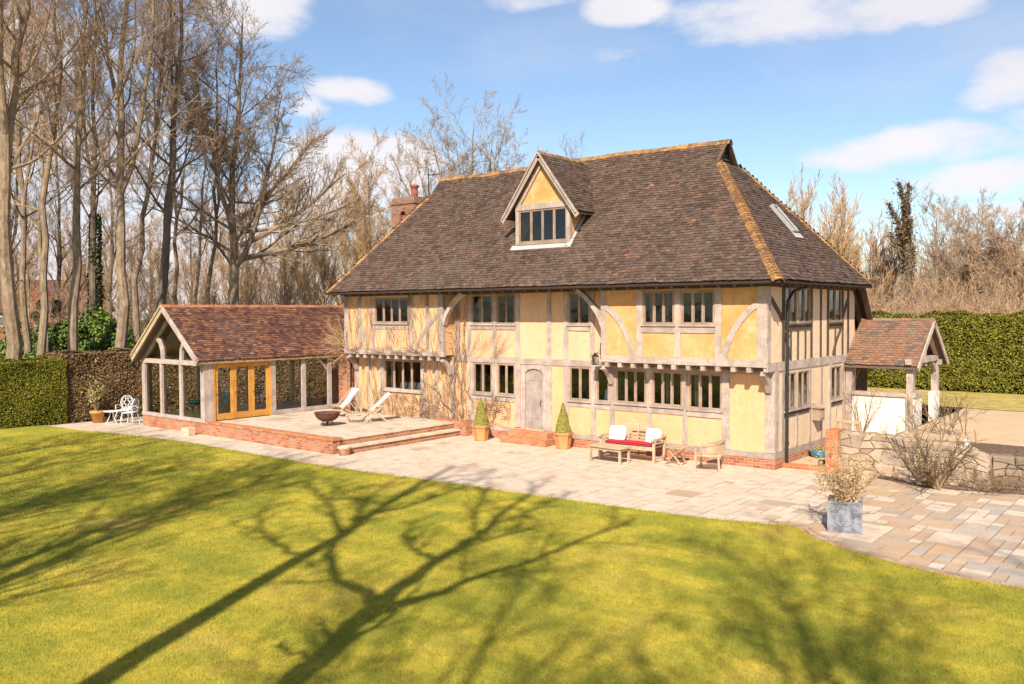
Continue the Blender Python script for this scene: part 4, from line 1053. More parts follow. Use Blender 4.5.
# ================================================================== GARDEN ROOM
G = thing('garden_room', 'glazed oak garden room with a red tile roof and brick base', 'garden room')
GX0, GX1, GY, GB = -21.95, -17.75, -5.45, 3.5
GC = (GX0+GX1)/2; EZ, RZ = 2.56, 4.38; HWD = 2.17
FLZ = .42
m_ = MB(); m_.box(GX0, GX1+.02, GY, GY+.22, -.05, FLZ-.02); m_.box(GX0, GX0+.22, GY+.22, GB, -.05, FLZ-.02); m_.box(GX0, GX1, GB-.2, GB, -.05, 2.4)
m_.box(GX1-.05, -16.4, .35, .62, -.05, 2.5); m_.box(-17.0, -16.42, .10, .35, -.05, 2.45)
m_.build('brick_base', BRICK, G)
MB().box(GX0+.2, GX1-.02, GY+.2, GB-.2, -.05, FLZ-.012).build('floor', SLAB, G)
def gp(x0, x1, y0, y1, z0, z1, name='oak_post', mat=WOOD[2]): return MB().box(x0, x1, y0, y1, z0, z1).build(name, mat, G)
for a, b in ((GX0, GX0+.22), (-20.66, -20.52), (-19.36, -19.22), (GX1-.24, GX1)): gp(a, b, GY-.012-random.uniform(0, .01), GY+.16, FLZ+.10, 2.33)
gp(GX1-.18, GX1+.015, GY+.162, GY+.33, FLZ-.02, 2.42)
gp(GX0-.01, GX1+.01, GY-.03, GY+.18, FLZ-.018, FLZ+.10, 'sill_beam', WOOD[0]); gp(GX0-.02, GX1+.02, GY-.026, GY+.16, 2.33, 2.49, 'tie_beam', WOOD[0])
gl_ = MB()
for a, b in ((GX0+.22, -20.66), (-20.52, -19.36), (-19.22, GX1-.24)): gl_.add([(a, GY+.06, FLZ+.1), (b, GY+.06, FLZ+.1), (b, GY+.06, 2.33), (a, GY+.06, 2.33)], [(0, 1, 2, 3)])
gl_.add([(GC-1.85, GY+.06, 2.49), (GC+1.85, GY+.06, 2.49), (GC, GY+.06, 4.08)], [(0, 1, 2)])
gl_.build('gable_glass', GLASS_T, G)
sl_ = (RZ-EZ)/HWD
for s in (1, -1):
    MB().beam((GC+s*(HWD-.12), GY+.05, EZ-.1), (GC, GY+.051+.003*s, RZ-.24), .17, .16, (0, 0, 1), 6, .004).build('gable_rafter', WOOD[0], G)
    P_ = [(GC+s*.63, GY+.03, 2.48), (GC+s*.60, GY+.03, 2.95), (GC+s*.50, GY+.03, 3.2), (GC+s*.30, GY+.03, 3.45)]
    MB().path([(GC+s*.62, GY+.03, 2.48), (GC+s*.66, GY+.03, 2.85), (GC+s*.80, GY+.03, 3.10), (GC+s*1.08, GY+.03, 3.30)], [.13, .14, .14, .12], .12, None, .003, fixed_o=(0, 1, 0)).build('curved_strut', WOOD[2], G)
    mb_ = MB(); mb_.beam((GC+s*(HWD+.05), GY-.33, EZ-.10), (GC, GY-.33-.002*s, RZ-.07), .20, .04, (0, 0, 1)); mb_.beam((GC+s*(HWD+.06), GY-.37, EZ+.01), (GC, GY-.37-.002*s, RZ+.02), .06, .05, (0, 0, 1))
    mb_.build('barge_board', WOOD[0] if s > 0 else m_wood('sunlit_barge', (.50, .36, .22), (.62, .47, .30), (.56, .42, .26), 0), G)  # left board: lighter, warmer oak with the sunlight put into its colour
    MB().beam((GC+s*(HWD-.04), GY-.2, EZ-.13), (GC, GY-.2, RZ-.16), .12, .2, (0, 0, 1)).build('soffit_board', DARKW[0], G)
gr_ = MB()
for s, sd_ in ((1, 31), (-1, 32)):
    vl = math.hypot(HWD, RZ-EZ)
    tile_field(gr_, (GC+s*(HWD+.08), 0, EZ-.05), (0, 1, 0), (-s*HWD, 0, RZ-EZ), vl*1.03, lambda v: GY-.36, lambda v: GB+.1, seed=sd_, wf=None)
GRF = gr_.build('roof', TILE_EXT, G)
m_ = MB()
for s in (1, -1):
    m_.prism([(GC+s*(HWD+.06), GY-.30, EZ-.09), (GC+s*(HWD+.06), GB, EZ-.09), (GC, GB, RZ-.04), (GC, GY-.30, RZ-.04)], (0, 0, -.06))
m_.build('roof_boards', m_wood('ceiling_oak', (.36, .22, .11), (.48, .31, .17), (.42, .27, .14), 0), GRF)
m_ = MB(); saddles(m_, (GC, GY-.38, RZ), (GC, GB+.1, RZ), (1, 0, -sl_), (-1, 0, -sl_), .15, .3, .012, .05, 6, wf=None); m_.build('ridge_tiles', RIDGE_R, GRF)
m_ = MB()
for i in range(18):
    y = GY+.1+i*.5
    m_.beam((GC+HWD+.04, y, EZ-.15), (GC+HWD-.5, y, EZ-.15+.54*sl_), .06, .08, (0, 1, 0))
m_.build('rafter_feet', WOOD[0], GRF)
# side wall to the terrace
gp(GX1-.14, GX1+.01, GY+.335, .36, 2.42, 2.53, 'eaves_beam', ORANGEW)
for a, b in ((-2.80, -2.60), (-1.44, -1.26), (-.22, -.04)): gp(GX1-.14, GX1+.012, a, b, FLZ-.02, 2.42)
for a, b in ((-2.60, -1.44), (-1.26, -.22), (-.04, .35)):
    gp(GX1-.12, GX1+.004, a, b, FLZ-.01, FLZ+.16, 'sill_beam', WOOD[1])
    MB().add([(GX1-.05, a, FLZ+.16), (GX1-.05, b, FLZ+.16), (GX1-.05, b, 2.42), (GX1-.05, a, 2.42)], [(0, 1, 2, 3)]).build('side_glass', GLASS_T, G)
m_ = MB(); P_ = [(GX1-.06, -.25, 1.95), (GX1-.06, -.45, 2.2), (GX1-.06, -.75, 2.42)]; m_.path(P_, [.09]*3, .08, None, .002, fixed_o=(1, 0, 0)).build('curved_strut', WOOD[1], G)
m_ = MB(); m_.box(GX1-.11, GX1+.006, GY+.335, GY+.40, FLZ, 2.42); m_.box(GX1-.11, GX1+.006, -2.86, -2.80, FLZ, 2.42); m_.box(GX1-.11, GX1+.006, GY+.40, -2.86, 2.36, 2.42)
m_.build('door_frame', ORANGEW, G)
ya, yb2 = GY+.405, -2.865; st_ = (yb2-ya)/3
for i in range(3):
    a = ya+i*st_+.004; b = a+st_-.008; m_ = MB(); X_0, X_1 = GX1-.085, GX1-.03
    m_.box(X_0, X_1, a, a+.11, FLZ+.02, 2.35); m_.box(X_0, X_1, b-.11, b, FLZ+.02, 2.35); m_.box(X_0+.002, X_1-.002, a+.11, b-.11, FLZ+.02, FLZ+.24); m_.box(X_0+.002, X_1-.002, a+.11, b-.11, 2.24, 2.35)
    d_ = m_.build('door', ORANGEW, G)
    MB().add([(GX1-.06, a+.11, FLZ+.24), (GX1-.06, b-.11, FLZ+.24), (GX1-.06, b-.11, 2.24), (GX1-.06, a+.11, 2.24)], [(0, 1, 2, 3)]).build('pane', GLASS_T, d_)
    MB().tube([(GX1-.03, a+.05, 1.35), (GX1+.02, a+.05, 1.35), (GX1+.02, a+.05, 1.25)], .01, 5).build('handle', IRON, d_)
# left wall of the garden room: posts and glass on the brick base, rails
for y in (GY+.0, -3.3, -1.1, 1.1, 3.3): gp(GX0, GX0+.14, y+(.17 if y == GY else 0), y+.14+(.17 if y == GY else 0), FLZ-.02, 2.42)
gp(GX0, GX0+.14, GY+.17, GB, 2.42, 2.53, 'eaves_beam', WOOD[1])
MB().add([(GX0+.07, GY+.3, FLZ), (GX0+.07, GB-.2, FLZ), (GX0+.07, GB-.2, 2.42), (GX0+.07, GY+.3, 2.42)], [(0, 1, 2, 3)]).build('side_glass', GLASS_T, G)
for y in (-3.3, -1.1, 1.1):
    MB().box(GX0+.14, GX1-.14, y, y+.14, 2.45, 2.6).build('tie_beam', m_wood('inner_oak%d' % int(y*10), (.40, .25, .12), (.52, .34, .18), (.46, .3, .15), 0), G)
G.location = (GC, GY, 0)
for c in list(G.children): c.location = (-GC, -GY, 0)
# furniture seen through the gable glass
sf = thing('cushioned_armchair', 'low armchair with green cushions inside the garden room gable', 'armchair', (-18.7, -4.2, FLZ), 0)
m_ = MB(); m_.box(-.4, .4, -.35, -.28, 0, .3); m_.box(-.4, .4, .3, .4, 0, .8); m_.box(-.45, -.38, -.35, .4, 0, .58); m_.box(.38, .45, -.35, .4, 0, .58); m_.box(-.38, .38, -.28, .3, .2, .26); m_.build('frame', MULL, sf)
cushion_mb(.74, .62, .15, (0, -.02, .35)).build('seat_cushion', GREEN_FAB, sf, True)
cu = cushion_mb(.7, .5, .14).xf(Matrix.Translation((0, .24, .62)) @ Matrix.Rotation(rad(78), 4, 'X')); cu.build('back_cushion', GREEN_FAB, sf, True)
tb = thing('low_table', 'small low table on the garden room floor by the gable glass', 'table', (-20.1, -4.4, FLZ), .2)
m_ = MB(); m_.box(-.5, .5, -.3, .3, .36, .40); m_.build('table_top', MULL, tb)
for a in (-1, 1):
    for b in (-1, 1): MB().beam((a*.43, b*.24, 0), (a*.43, b*.24, .36), .05, .05, (1, 0, 0)).build('leg', MULL, tb)
cushion_mb(.42, .42, .14, (0, 0, 0)).build('cushion', GREEN_FAB)
cu_o = bpy.data.objects['cushion']; cu_o.location = (-20.1, -4.4, FLZ+.475); tag(cu_o, 'green cushion lying on the low table in the garden room', 'cushion')

# ================================================================== TERRACE
TX = -11.02
tp = slabs(-17.7, TX, -5.16, -.02, FLZ, .225, lambda a, b, c, d: (a, min(b, TX-.005), c, min(d, -.06)), 9)
tp.box(TX-.28, TX+.02, -5.1, -.35, FLZ-.04, FLZ+.004, .35)
struct(tp.build('terrace_paving', SLAB))
bm_ = MB(); bm_.box(-17.72, TX-.02, -5.3, -.06, 0, FLZ-.03); struct(bm_.build('terrace_base', GROUT))
tw = thing('terrace_wall', 'low brick retaining wall along the front of the raised terrace', 'wall')
m_ = MB(); m_.box(-17.73, TX+.02, -5.46, -5.18, -.05, FLZ-.03); m_.build('brickwork', BRICK, tw)
m_ = MB(); m_.box(-17.73, TX-.28, -5.48, -5.16, FLZ-.028, FLZ+.03); m_.box(TX-.27, TX+.05, -5.49, -5.12, FLZ-.029, FLZ+.05); m_.build('coping', BRICK_O, tw)
sp_t = thing('terrace_steps', 'two broad stone steps with brick risers leading up to the terrace', 'steps')
m_ = MB(); m_.box(TX-.04, TX+.0, -5.1, -.34, 0, FLZ-.045); m_.box(TX, TX+.29, -5.1, -.34, 0, .165); m_.build('riser', BRICK, sp_t)
m_ = slabs(TX+.02, TX+.34, -5.12, -.30, .215, .30, lambda a, b, c, d: (TX+.002, TX+.325, c, d), 12); m_.build('tread', SLAB, sp_t)
pr_ = MB(); pr_.box(-11.95, -10.55, -.32, -.07, 0, .48); pr_.box(-10.72, -10.45, -.36, -.07, 0, .52)
tag(pr_.build('brick_pier', BRICK), 'short brick wall end against the house beside the steps', 'brick wall')
sb = MB(); sb.beam((0, 0, 0), (.45, .02, 0), .26, .24, (0, 0, 1), 4, .015)
o = sb.build('stone_block', STONE_BLOCK); o.location = (-18.4, -5.85, .13); tag(o, 'rough sandstone block on the path below the garden room gable', 'stone block')

# ------------------------------------------------------------------ plants helpers
def unit(v): return v/np.maximum(np.linalg.norm(v, axis=-1, keepdims=True), 1e-9)
def grow(rng, P0, D, L, R0, k, wig, trop, tip=.25):
    N = len(P0); P = np.zeros((N, k, 3)); P[:, 0] = P0; d = unit(D.copy()); st = (L/(k-1))[:, None]
    for i in range(1, k):
        d = unit(d + rng.normal(0, wig, (N, 3)) + np.array([0, 0, trop]))
        P[:, i] = P[:, i-1] + d*st
    t = np.linspace(0, 1, k)[None, :]
    R = R0[:, None]*(1-(1-tip)*t)
    return P, R
def sprout(rng, P, R, n, t0, t1, ang, lf, rf, lens, power=1.0, rmin=.004):
    """n side branches from every polyline"""
    N, k, _ = P.shape
    t = t0 + (t1-t0)*((np.arange(n)+rng.random((N, n)))/n)**power
    s = t*(k-1); i = np.minimum(s.astype(int), k-2); f = (s-i)[..., None]
    idx = np.arange(N)[:, None]
    A = P[idx, i]; B = P[idx, i+1]; pos = A+(B-A)*f; d = unit(B-A)
    r = R[idx, i]*(1-f[..., 0]) + R[idx, i+1]*f[..., 0]
    rv = rng.normal(0, 1, (N, n, 3)); side = unit(rv - (rv*d).sum(-1, keepdims=True)*d)
    a = rng.normal(ang, ang*.25, (N, n, 1))
    D = d*np.cos(a)+side*np.sin(a)
    L = lens[:, None]*lf*(1-.45*t)*rng.uniform(.6, 1.25, (N, n))
    return pos.reshape(-1, 3), D.reshape(-1, 3), L.ravel(), np.maximum(r*rf, rmin).ravel()
def tubes(mb, P, R, sides, rng):
    N, k, _ = P.shape
    T = np.empty_like(P); T[:, 1:-1] = P[:, 2:]-P[:, :-2]; T[:, 0] = P[:, 1]-P[:, 0]; T[:, -1] = P[:, -1]-P[:, -2]; T = unit(T)
    ref = np.where(np.abs(T[:, :1, 2:3]) < .9, np.array([[[0, 0, 1.]]]), np.array([[[1., 0, 0]]]))
    ref = np.broadcast_to(ref, T.shape); a = unit(np.cross(T, ref)); b = np.cross(T, a)
    th = np.arange(sides)*2*np.pi/sides
    ring = P[:, :, None] + R[:, :, None, None]*(a[:, :, None]*np.cos(th)[None, None, :, None]+b[:, :, None]*np.sin(th)[None, None, :, None])
    r2 = np.roll(ring, -1, axis=2)
    q = np.stack([ring[:, :-1], r2[:, :-1], r2[:, 1:], ring[:, 1:]], axis=-2).reshape(-1, 4, 3)
    mb.np_quads(q, np.repeat(rng.random(N), (k-1)*sides)); return mb
def leaves(mb, pts, size, rng, flat=0.0, asp=.6, nrm=None):
    N = len(pts); a = unit(rng.normal(0, 1, (N, 3))); 
    if nrm is not None: 
        rv = rng.normal(0, 1, (N, 3)); nn = unit(nrm+.55*rng.normal(0, 1, (N, 3))); a = unit(np.cross(nn, rv)); b = np.cross(nn, a)
    else: b = unit(np.cross(a, rng.normal(0, 1, (N, 3))))
    s = size*rng.uniform(.6, 1.3, (N, 1)); q = np.stack([pts-a*s, pts-b*s*asp, pts+a*s, pts+b*s*asp], 1)
    return mb.np_quads(q, rng.random(N))
def tree_mesh(seed, H_, r0, lean=(0, 0), crown0=.35, n1=14, l1=.36, a1=.75, n2=7, n3=6, n4=5, trop=.10, wig=.10, fork=None, sides=(9, 6, 4, 3, 3), rmin=.011, base=(0, 0, 0), trunk_pts=None, tip=.12, path_wig=.085):
    """returns trunk MB and crown MB for a leafless tree with its base at the origin"""
    rng = np.random.default_rng(seed); k = 16
    base = np.array(base, float)
    if trunk_pts is None:
        t = np.linspace(0, 1, k)
        x = lean[0]*t**1.3 + np.cumsum(rng.normal(0, path_wig, k))*H_/22; y = lean[1]*t**1.3+np.cumsum(rng.normal(0, path_wig, k))*H_/22
        P = np.stack([x-x[0], y-y[0], t*H_], 1)[None]+base
    else:
        tp_ = np.array(trunk_pts, float); s = np.linspace(0, 1, len(tp_)); t = np.linspace(0, 1, k)
        P = np.stack([np.interp(t, s, tp_[:, i]) for i in range(3)], 1)[None]+base; P[0, 1:-1] += rng.normal(0, .03, (k-2, 3))
    R = (r0*(1-(1-tip)*t**.9))[None]; R[0, 0] *= 1.25
    tr_ = MB(); cw = MB(); tubes(tr_, P, R, sides[0], rng)
    polys = [(P, R, np.array([H_]))]
    if fork:
        for (ft, dx, dy, fl_) in fork:
            i = int(ft*(k-1)); p0 = P[0, i]; L_ = H_*fl_; kk = 12; u = np.linspace(0, 1, kk)
            F_ = np.stack([p0[0]+dx*u**.7+np.cumsum(rng.normal(0, .05, kk)), p0[1]+dy*u**.7+np.cumsum(rng.normal(0, .05, kk)), p0[2]+L_*u], 1)[None]
            F_[0, 0] = p0; RF_ = (R[0, i]*.78*(1-(1-.12)*u))[None]; tubes(tr_, F_, RF_, sides[0]-1, rng); polys.append((F_, RF_, np.array([L_*1.1])))
    A = []
    for q_, (p, r, L_) in enumerate(polys):
        A.append(sprout(rng, p, r, n1 if q_ == 0 else max(5, int(n1*.7)), crown0 if q_ == 0 else .2, .98, a1, l1, .40, L_, rmin=rmin))
    pos, D, L, R0 = [np.concatenate([a[i] for a in A]) for i in range(4)]
    P1, R1 = grow(rng, pos, D, L, R0, 9, wig, trop); tubes(tr_, P1, R1, sides[1], rng)
    s2 = sprout(rng, P1, R1, n2, .15, .98, .7, .5, .55, L, rmin=rmin*.9); P2, R2 = grow(rng, *s2, 7, wig*1.2, trop*1.1); tubes(cw, P2, R2, sides[2], rng)
    s3 = sprout(rng, P2, R2, n3, .15, 1, .65, .55, .6, s2[2], rmin=rmin*.75); P3, R3 = grow(rng, *s3, 5, wig*1.4, trop*1.3); tubes(cw, P3, R3, sides[3], rng)
    if n4:
        s4 = sprout(rng, P3, R3, n4, .15, 1, .6, .6, .7, s3[2], rmin=rmin*.6); P4, R4 = grow(rng, *s4, 3, wig*1.4, trop*1.2, .5); tubes(cw, P4, R4, sides[4], rng)
    return tr_, cw
def put_tree(name, label, loc, mats=(BARK, TWIG), group=None, **kw):
    t = thing(name, label, 'tree', loc, 0, group); a, b = tree_mesh(**kw); a.build('trunk', mats[0], t, True); b.build('crown', mats[1], t); return t

# ================================================================== LEFT WOOD (bare trees)
# (column, distance, height, radius, column at the top of the picture, fork list, label)
def lean_for(px0, px1, dist, Hh):
    """sideways lean so that the stem rises from one picture column to another"""
    zt = 4.1 + dist*.36; dx = (px1-px0)/F_PX*dist; k_ = dx/((zt/Hh)**1.3)
    return (k_*RGT.x, k_*RGT.y)
LT = [
 (9, 38, 23, .40, 34, [(.42, -2.0, 1.0, .5), (.5, 2.5, -1, .42)], 'thick leaning bare tree with a broad trunk, nearest the left edge', 1),
 (27, 46, 21, .24, 16, [(.45, 1.2, .6, .45)], 'pale patchy barked bare tree bending left behind the clipped hedge', 0),
 (37, 42, 22, .25, 52, [], 'bare tree leaning right, left one of a close pair of slim trunks', 0),
 (46, 45, 22, .17, 56, [], 'slender straight bare tree, right one of a close pair of slim trunks', 0),
 (69, 40, 23, .30, 71, [(.6, 1.5, 1, .35)], 'straight pale grey bare tree with a clean bole above the hedge joint', 0),
 (84, 50, 15, .13, 80, [], 'thin bare sapling stem close beside the ivy clad trunk', 0),
 (95, 47, 21, .28, 103, [(.5, -1.6, .5, .4)], 'dark bare tree with ivy around its lower trunk', 2),
 (124, 40, 23, .34, 128, [(.40, 2.0, .8, .55), (.55, -2.2, 0, .4)], 'stout bare tree with a forked trunk left of the garden room gable', 0),
 (139, 46, 22, .24, 166, [(.5, 1.2, 0, .4)], 'bare tree slanting right, first of the leaning trunks behind the gable', 1),
 (152, 43, 23, .33, 176, [(.55, -1.4, .6, .4)], 'dark bare tree slanting right just behind the gable peak', 2),
 (168, 54, 21, .20, 182, [], 'bare tree rising from behind the ridge end of the garden room', 0),
 (183, 50, 20, .20, 186, [(.5, 1.3, .3, .38)], 'straight grey bare tree behind the left part of the garden room roof', 0),
 (196, 52, 19, .17, 200, [], 'slim bare tree, second one behind the garden room roof', 1),
 (209, 49, 20, .20, 213, [(.5, 1.2, .3, .4)], 'bare tree with upswept twigs behind the middle of the garden room roof', 0),
]
for i, (px, ds, hh, r0, pt, fk, lab, kind) in enumerate(LT):
    r0 *= .78
    put_tree('bare_tree', lab, at(px, ds, -.1), (BARK, TWIG) if kind == 0 else ((BARK_D, TWIG_R) if kind == 2 else (BARK, TWIG_R)),
             seed=100+i, H_=hh, r0=r0, lean=lean_for(px, pt, ds, hh), fork=fk, crown0=.38, n1=20 if r0 > .16 else 12, l1=.27, a1=.75, n2=8, n3=7, n4=5, trop=.07, rmin=.0105, path_wig=.12)
# the last tree: rounded crown with a long low limb reaching right
tt = thing('bare_tree', 'spreading bare tree with a rounded crown and a long low limb reaching towards the chimney', 'tree', at(232, 47, -.1))
a_, b_ = tree_mesh(seed=140, H_=19.5, r0=.32, lean=lean_for(232, 248, 47, 19.5), crown0=.32, n1=30, l1=.31, a1=1.0, n2=9, n3=8, n4=6, trop=.05, rmin=.012, fork=[(.38, 2.4, 1.4, .45), (.5, -1.5, -1, .4)])
rg = np.random.default_rng(141); rt_ = np.array([RGT.x, RGT.y, 0]); p0 = np.array([.4, .3, 7.0])
for k_, (dz, rr_) in enumerate(((.18, .17), (.36, .15), (.05, .12), (.55, .14))):
    P1, R1 = grow(rg, np.array([p0+[0, 0, k_*.7]]), np.array([rt_+np.array([0, 0, dz])]), np.array([7.2-k_*.5]), np.array([rr_]), 12, .06, .035); tubes(a_, P1, R1, 6, rg)
    s2 = sprout(rg, P1, R1, 16, .2, 1, .55, .42, .5, np.array([7.0]), rmin=.02); P2, R2 = grow(rg, *s2, 7, .12, .07); tubes(b_, P2, R2, 4, rg)
    s3 = sprout(rg, P2, R2, 9, .1, 1, .6, .55, .6, s2[2], rmin=.014); P3, R3 = grow(rg, *s3, 5, .14, .08); tubes(b_, P3, R3, 3, rg)
    s4 = sprout(rg, P3, R3, 5, .1, 1, .6, .6, .7, s3[2], rmin=.010); P4, R4 = grow(rg, *s4, 3, .14, .08, .5); tubes(b_, P4, R4, 3, rg)
a_.build('trunk', BARK, tt, True); b_.build('crown', TWIG, tt)

# prototypes for copies further off
def proto(seed, mats, **kw):
    a, b = tree_mesh(seed=seed, **kw); return a, b, mats
P_A = put_tree('bare_tree', 'bare tree standing deep in the leafless wood on the left', at(18, 62, -.1), (BARK, TWIG_R), 'bare trees deep in the left wood', seed=201, H_=21, r0=.22, crown0=.22, n1=22, l1=.28, n2=7, n3=6, n4=5, trop=.08, rmin=.017, fork=[(.4, 1.6, .5, .45)])
P_B = put_tree('bare_tree', 'bare tree standing deep in the leafless wood on the left', at(58, 66, -.1), (BARK_D, TWIG), 'bare trees deep in the left wood', seed=202, H_=20, r0=.2, crown0=.2, n1=22, l1=.3, n2=7, n3=6, n4=5, trop=.10, rmin=.017)
r_ = random.Random(9)
for i, (px, ds) in enumerate([(-25, 60), (-60, 52), (112, 76), (243, 74)]):
    s = r_.uniform(.82, 1.12) * (1 if px < 150 else .86)
    dup(P_A if i % 2 else P_B, at(px, ds, -.1), r_.uniform(0, 6.28), (s, s, s*r_.uniform(.9, 1.08)))
# twiggy brown trees between the left wood and the house
P_C = put_tree('bare_tree', 'dense twiggy brown tree behind the garden room roof, left of the chimney', at(372, 58, -.1), (BARK, TWIG_O), 'dense brown trees between the wood and the chimney', seed=210, H_=13.2, r0=.2, crown0=.12, n1=26, l1=.42, a1=.55, n2=8, n3=7, n4=6, trop=.10, rmin=.014)
for i, (px, ds, s) in enumerate([(350, 66, 1.0), (328, 60, .80), (303, 64, .74), (285, 58, .62), (262, 66, .72), (246, 60, .62), (395, 70, .98), (318, 78, 1.0), (280, 84, 1.02), (228, 82, .9), (190, 90, .95), (150, 95, 1.0), (110, 90, .95), (130, 80, .8), (75, 98, .95), (170, 76, .75), (208, 74, .75), (30, 104, 1.0), (5, 84, .9), (365, 84, 1.15)]):
    dup(P_C, at(px, ds, -.1), r_.uniform(0, 6.28), (s*r_.uniform(.9, 1.1), s, s))
# trees rising behind the main roof
put_tree('bare_tree', 'small twiggy treetop just showing over the roof behind the dormer', at(575, 70, -.1), (BARK, TWIG), seed=221, H_=16.2, r0=.2, crown0=.5, n1=20, l1=.3, a1=.5, n2=6, n3=6, n4=4, trop=.11, rmin=.012)
put_tree('bare_tree', 'faint twiggy treetop over the ridge right of the dormer', at(645, 74, -.1), (BARK, TWIG), seed=222, H_=15.2, r0=.2, crown0=.5, n1=18, l1=.3, a1=.5, n2=6, n3=5, n4=4, trop=.11, rmin=.012)
put_tree('bare_tree', 'thin bare treetop behind the chimney pot and aerial', at(432, 66, -.1), (BARK, TWIG), seed=223, H_=15.0, r0=.2, crown0=.4, n1=20, l1=.34, a1=.6, n2=6, n3=6, n4=4, trop=.09, rmin=.012)

# ================================================================== RIGHT TREES
def broom(px, ds, hh, seed, lab, mats=(BARK, TWIG_O), n=7, spr=.22):
    """many upright stems from one stool"""
    rng = np.random.default_rng(seed); t = thing('multi_stem_tree', lab, 'tree', at(px, ds, .8 if px > 700 else -.1)); a = MB(); b = MB()
    P0 = np.concatenate([rng.normal(0, .5, (n, 2)), np.zeros((n, 1))], 1); D = np.concatenate([rng.normal(0, spr, (n, 2)), np.ones((n, 1))], 1)
    L = hh*rng.uniform(.75, 1.05, n); P1, R1 = grow(rng, P0, D, L, np.full(n, hh*.010), 14, .035, .03, .2); tubes(a, P1, R1, 6, rng)
    s2 = sprout(rng, P1, R1, 20, .12, .98, .42, .32, .5, L, rmin=.02); P2, R2 = grow(rng, *s2, 7, .07, .12); tubes(b, P2, R2, 4, rng)
    s3 = sprout(rng, P2, R2, 8, .1, 1, .45, .5, .6, s2[2], rmin=.017); P3, R3 = grow(rng, *s3, 4, .09, .12); tubes(b, P3, R3, 3, rng)
    s4 = sprout(rng, P3, R3, 5, .1, 1, .45, .55, .7, s3[2], rmin=.013); P4, R4 = grow(rng, *s4, 3, .1, .1, .5); tubes(b, P4, R4, 3, rng)
    a.build('trunk', mats[0], t, True); b.build('crown', mats[1], t); return t
def vase(px, ds, zb, hh, r0, seed, lab, mats, forks, spread, **kw):
    rg_ = random.Random(seed); fk = []
    for i in range(forks):
        a_ = -1+2*i/(forks-1); fk.append((rg_.uniform(.26, .44), a_*spread*RGT.x+rg_.uniform(-.8, .8), a_*spread*RGT.y+rg_.uniform(-.8, .8), rg_.uniform(.60, .70)*(1-.13*abs(a_))))
    k_ = dict(crown0=.3, n1=16, l1=.26, a1=.5, n2=8, n3=7, n4=5, trop=.10, rmin=.012, tip=.08); k_.update(kw)
    return put_tree('bare_tree', lab, at(px, ds, zb), mats, seed=seed, H_=hh, r0=r0, fork=fk, **k_)
vase(472, 60, -.1, 17.2, .30, 220, 'fine vase shaped bare tree rising behind the main roof left of the dormer', (BARK, TWIG), 10, 5.2, crown0=.25, a1=.8, l1=.36, trop=.045)
broom(812, 58, 10.2, 301, 'tall sandy multi stem tree just behind the right hip of the roof', n=9)
broom(846, 62, 9.8, 302, 'upright sandy multi stem tree, second one right of the roof', n=9)
broom(876, 66, 8.6, 303, 'lower reddish multi stem tree between the roof end and the ivy clad pollard', (BARK, TWIG_R), n=8)
broom(790, 70, 10.0, 304, 'multi stem tree mostly hidden by the right roof slope', n=8)
# ivy clad pollard
t = thing('pollard_tree', 'dark ivy clad pollard with stubby upright limbs above the right hedge', 'tree', at(907, 62, .8)); rng = np.random.default_rng(310); a = MB(); b = MB()
P1, R1 = grow(rng, np.array([[0, 0, 0.]]), np.array([[0, .0, 1.]]), np.array([10.0]), np.array([.42]), 12, .03, .05, .45); tubes(a, P1, R1, 8, rng)
s2 = sprout(rng, P1, R1, 9, .42, .98, .6, .34, .55, np.array([10.0]), rmin=.08); P2, R2 = grow(rng, *s2, 7, .06, .14, .5); tubes(a, P2, R2, 6, rng)
s3 = sprout(rng, P2, R2, 16, .1, 1, .7, .45, .2, s2[2], rmin=.018); P3, R3 = grow(rng, *s3, 4, .1, .06, .5); tubes(b, P3, R3, 3, rng)
s4 = sprout(rng, P3, R3, 5, .1, 1, .6, .6, .7, s3[2], rmin=.014); P4, R4 = grow(rng, *s4, 3, .12, .06, .5); tubes(b, P4, R4, 3, rng)
a.build('trunk', BARK_D, t, True); b.build('crown', TWIG, t)
pts = []
for P_, R_q, m_n in ((P1, R1, 3500), (P2, R2, 4200)):
    N_, k_, _ = P_.shape; ii = rng.integers(0, N_, m_n); jj = rng.random(m_n)**.8*(k_-1.001); j0 = jj.astype(int); f_ = (jj-j0)[:, None]
    pts.append(P_[ii, j0]*(1-f_)+P_[ii, j0+1]*f_ + unit(rng.normal(0, 1, (m_n, 3)))*(R_q[ii, j0][:, None]+rng.exponential(.09, (m_n, 1))))
leaves(MB(), np.concatenate(pts), .075, rng).build('ivy', IVYB, t)
put_tree('bare_tree', 'pale bare tree with upright limbs right of the ivy clad pollard', at(934, 66, .8), (BARK, TWIG), seed=311, H_=9.6, r0=.2, crown0=.25, n1=20, l1=.42, a1=.6, n2=7, n3=6, n4=5, trop=.09, rmin=.014, fork=[(.3, .8, .4, .5)])
put_tree('bare_tree', 'broad rounded brown tree above the right hedge', at(974, 70, .8), (BARK, TWIG_R), seed=312, H_=9.4, r0=.3, crown0=.2, n1=26, l1=.55, a1=.9, n2=9, n3=7, n4=6, trop=.06, rmin=.015, fork=[(.3, 1.8, .4, .5), (.3, -1.6, .4, .5)])
put_tree('bare_tree', 'rounded brown tree at the right edge of the view', at(1018, 68, .8), (BARK, TWIG_R), seed=313, H_=9.2, r0=.32, crown0=.2, n1=26, l1=.55, a1=.9, n2=9, n3=7, n4=6, trop=.06, rmin=.015, fork=[(.3, 1.8, .4, .5), (.28, -1.6, .4, .5)])
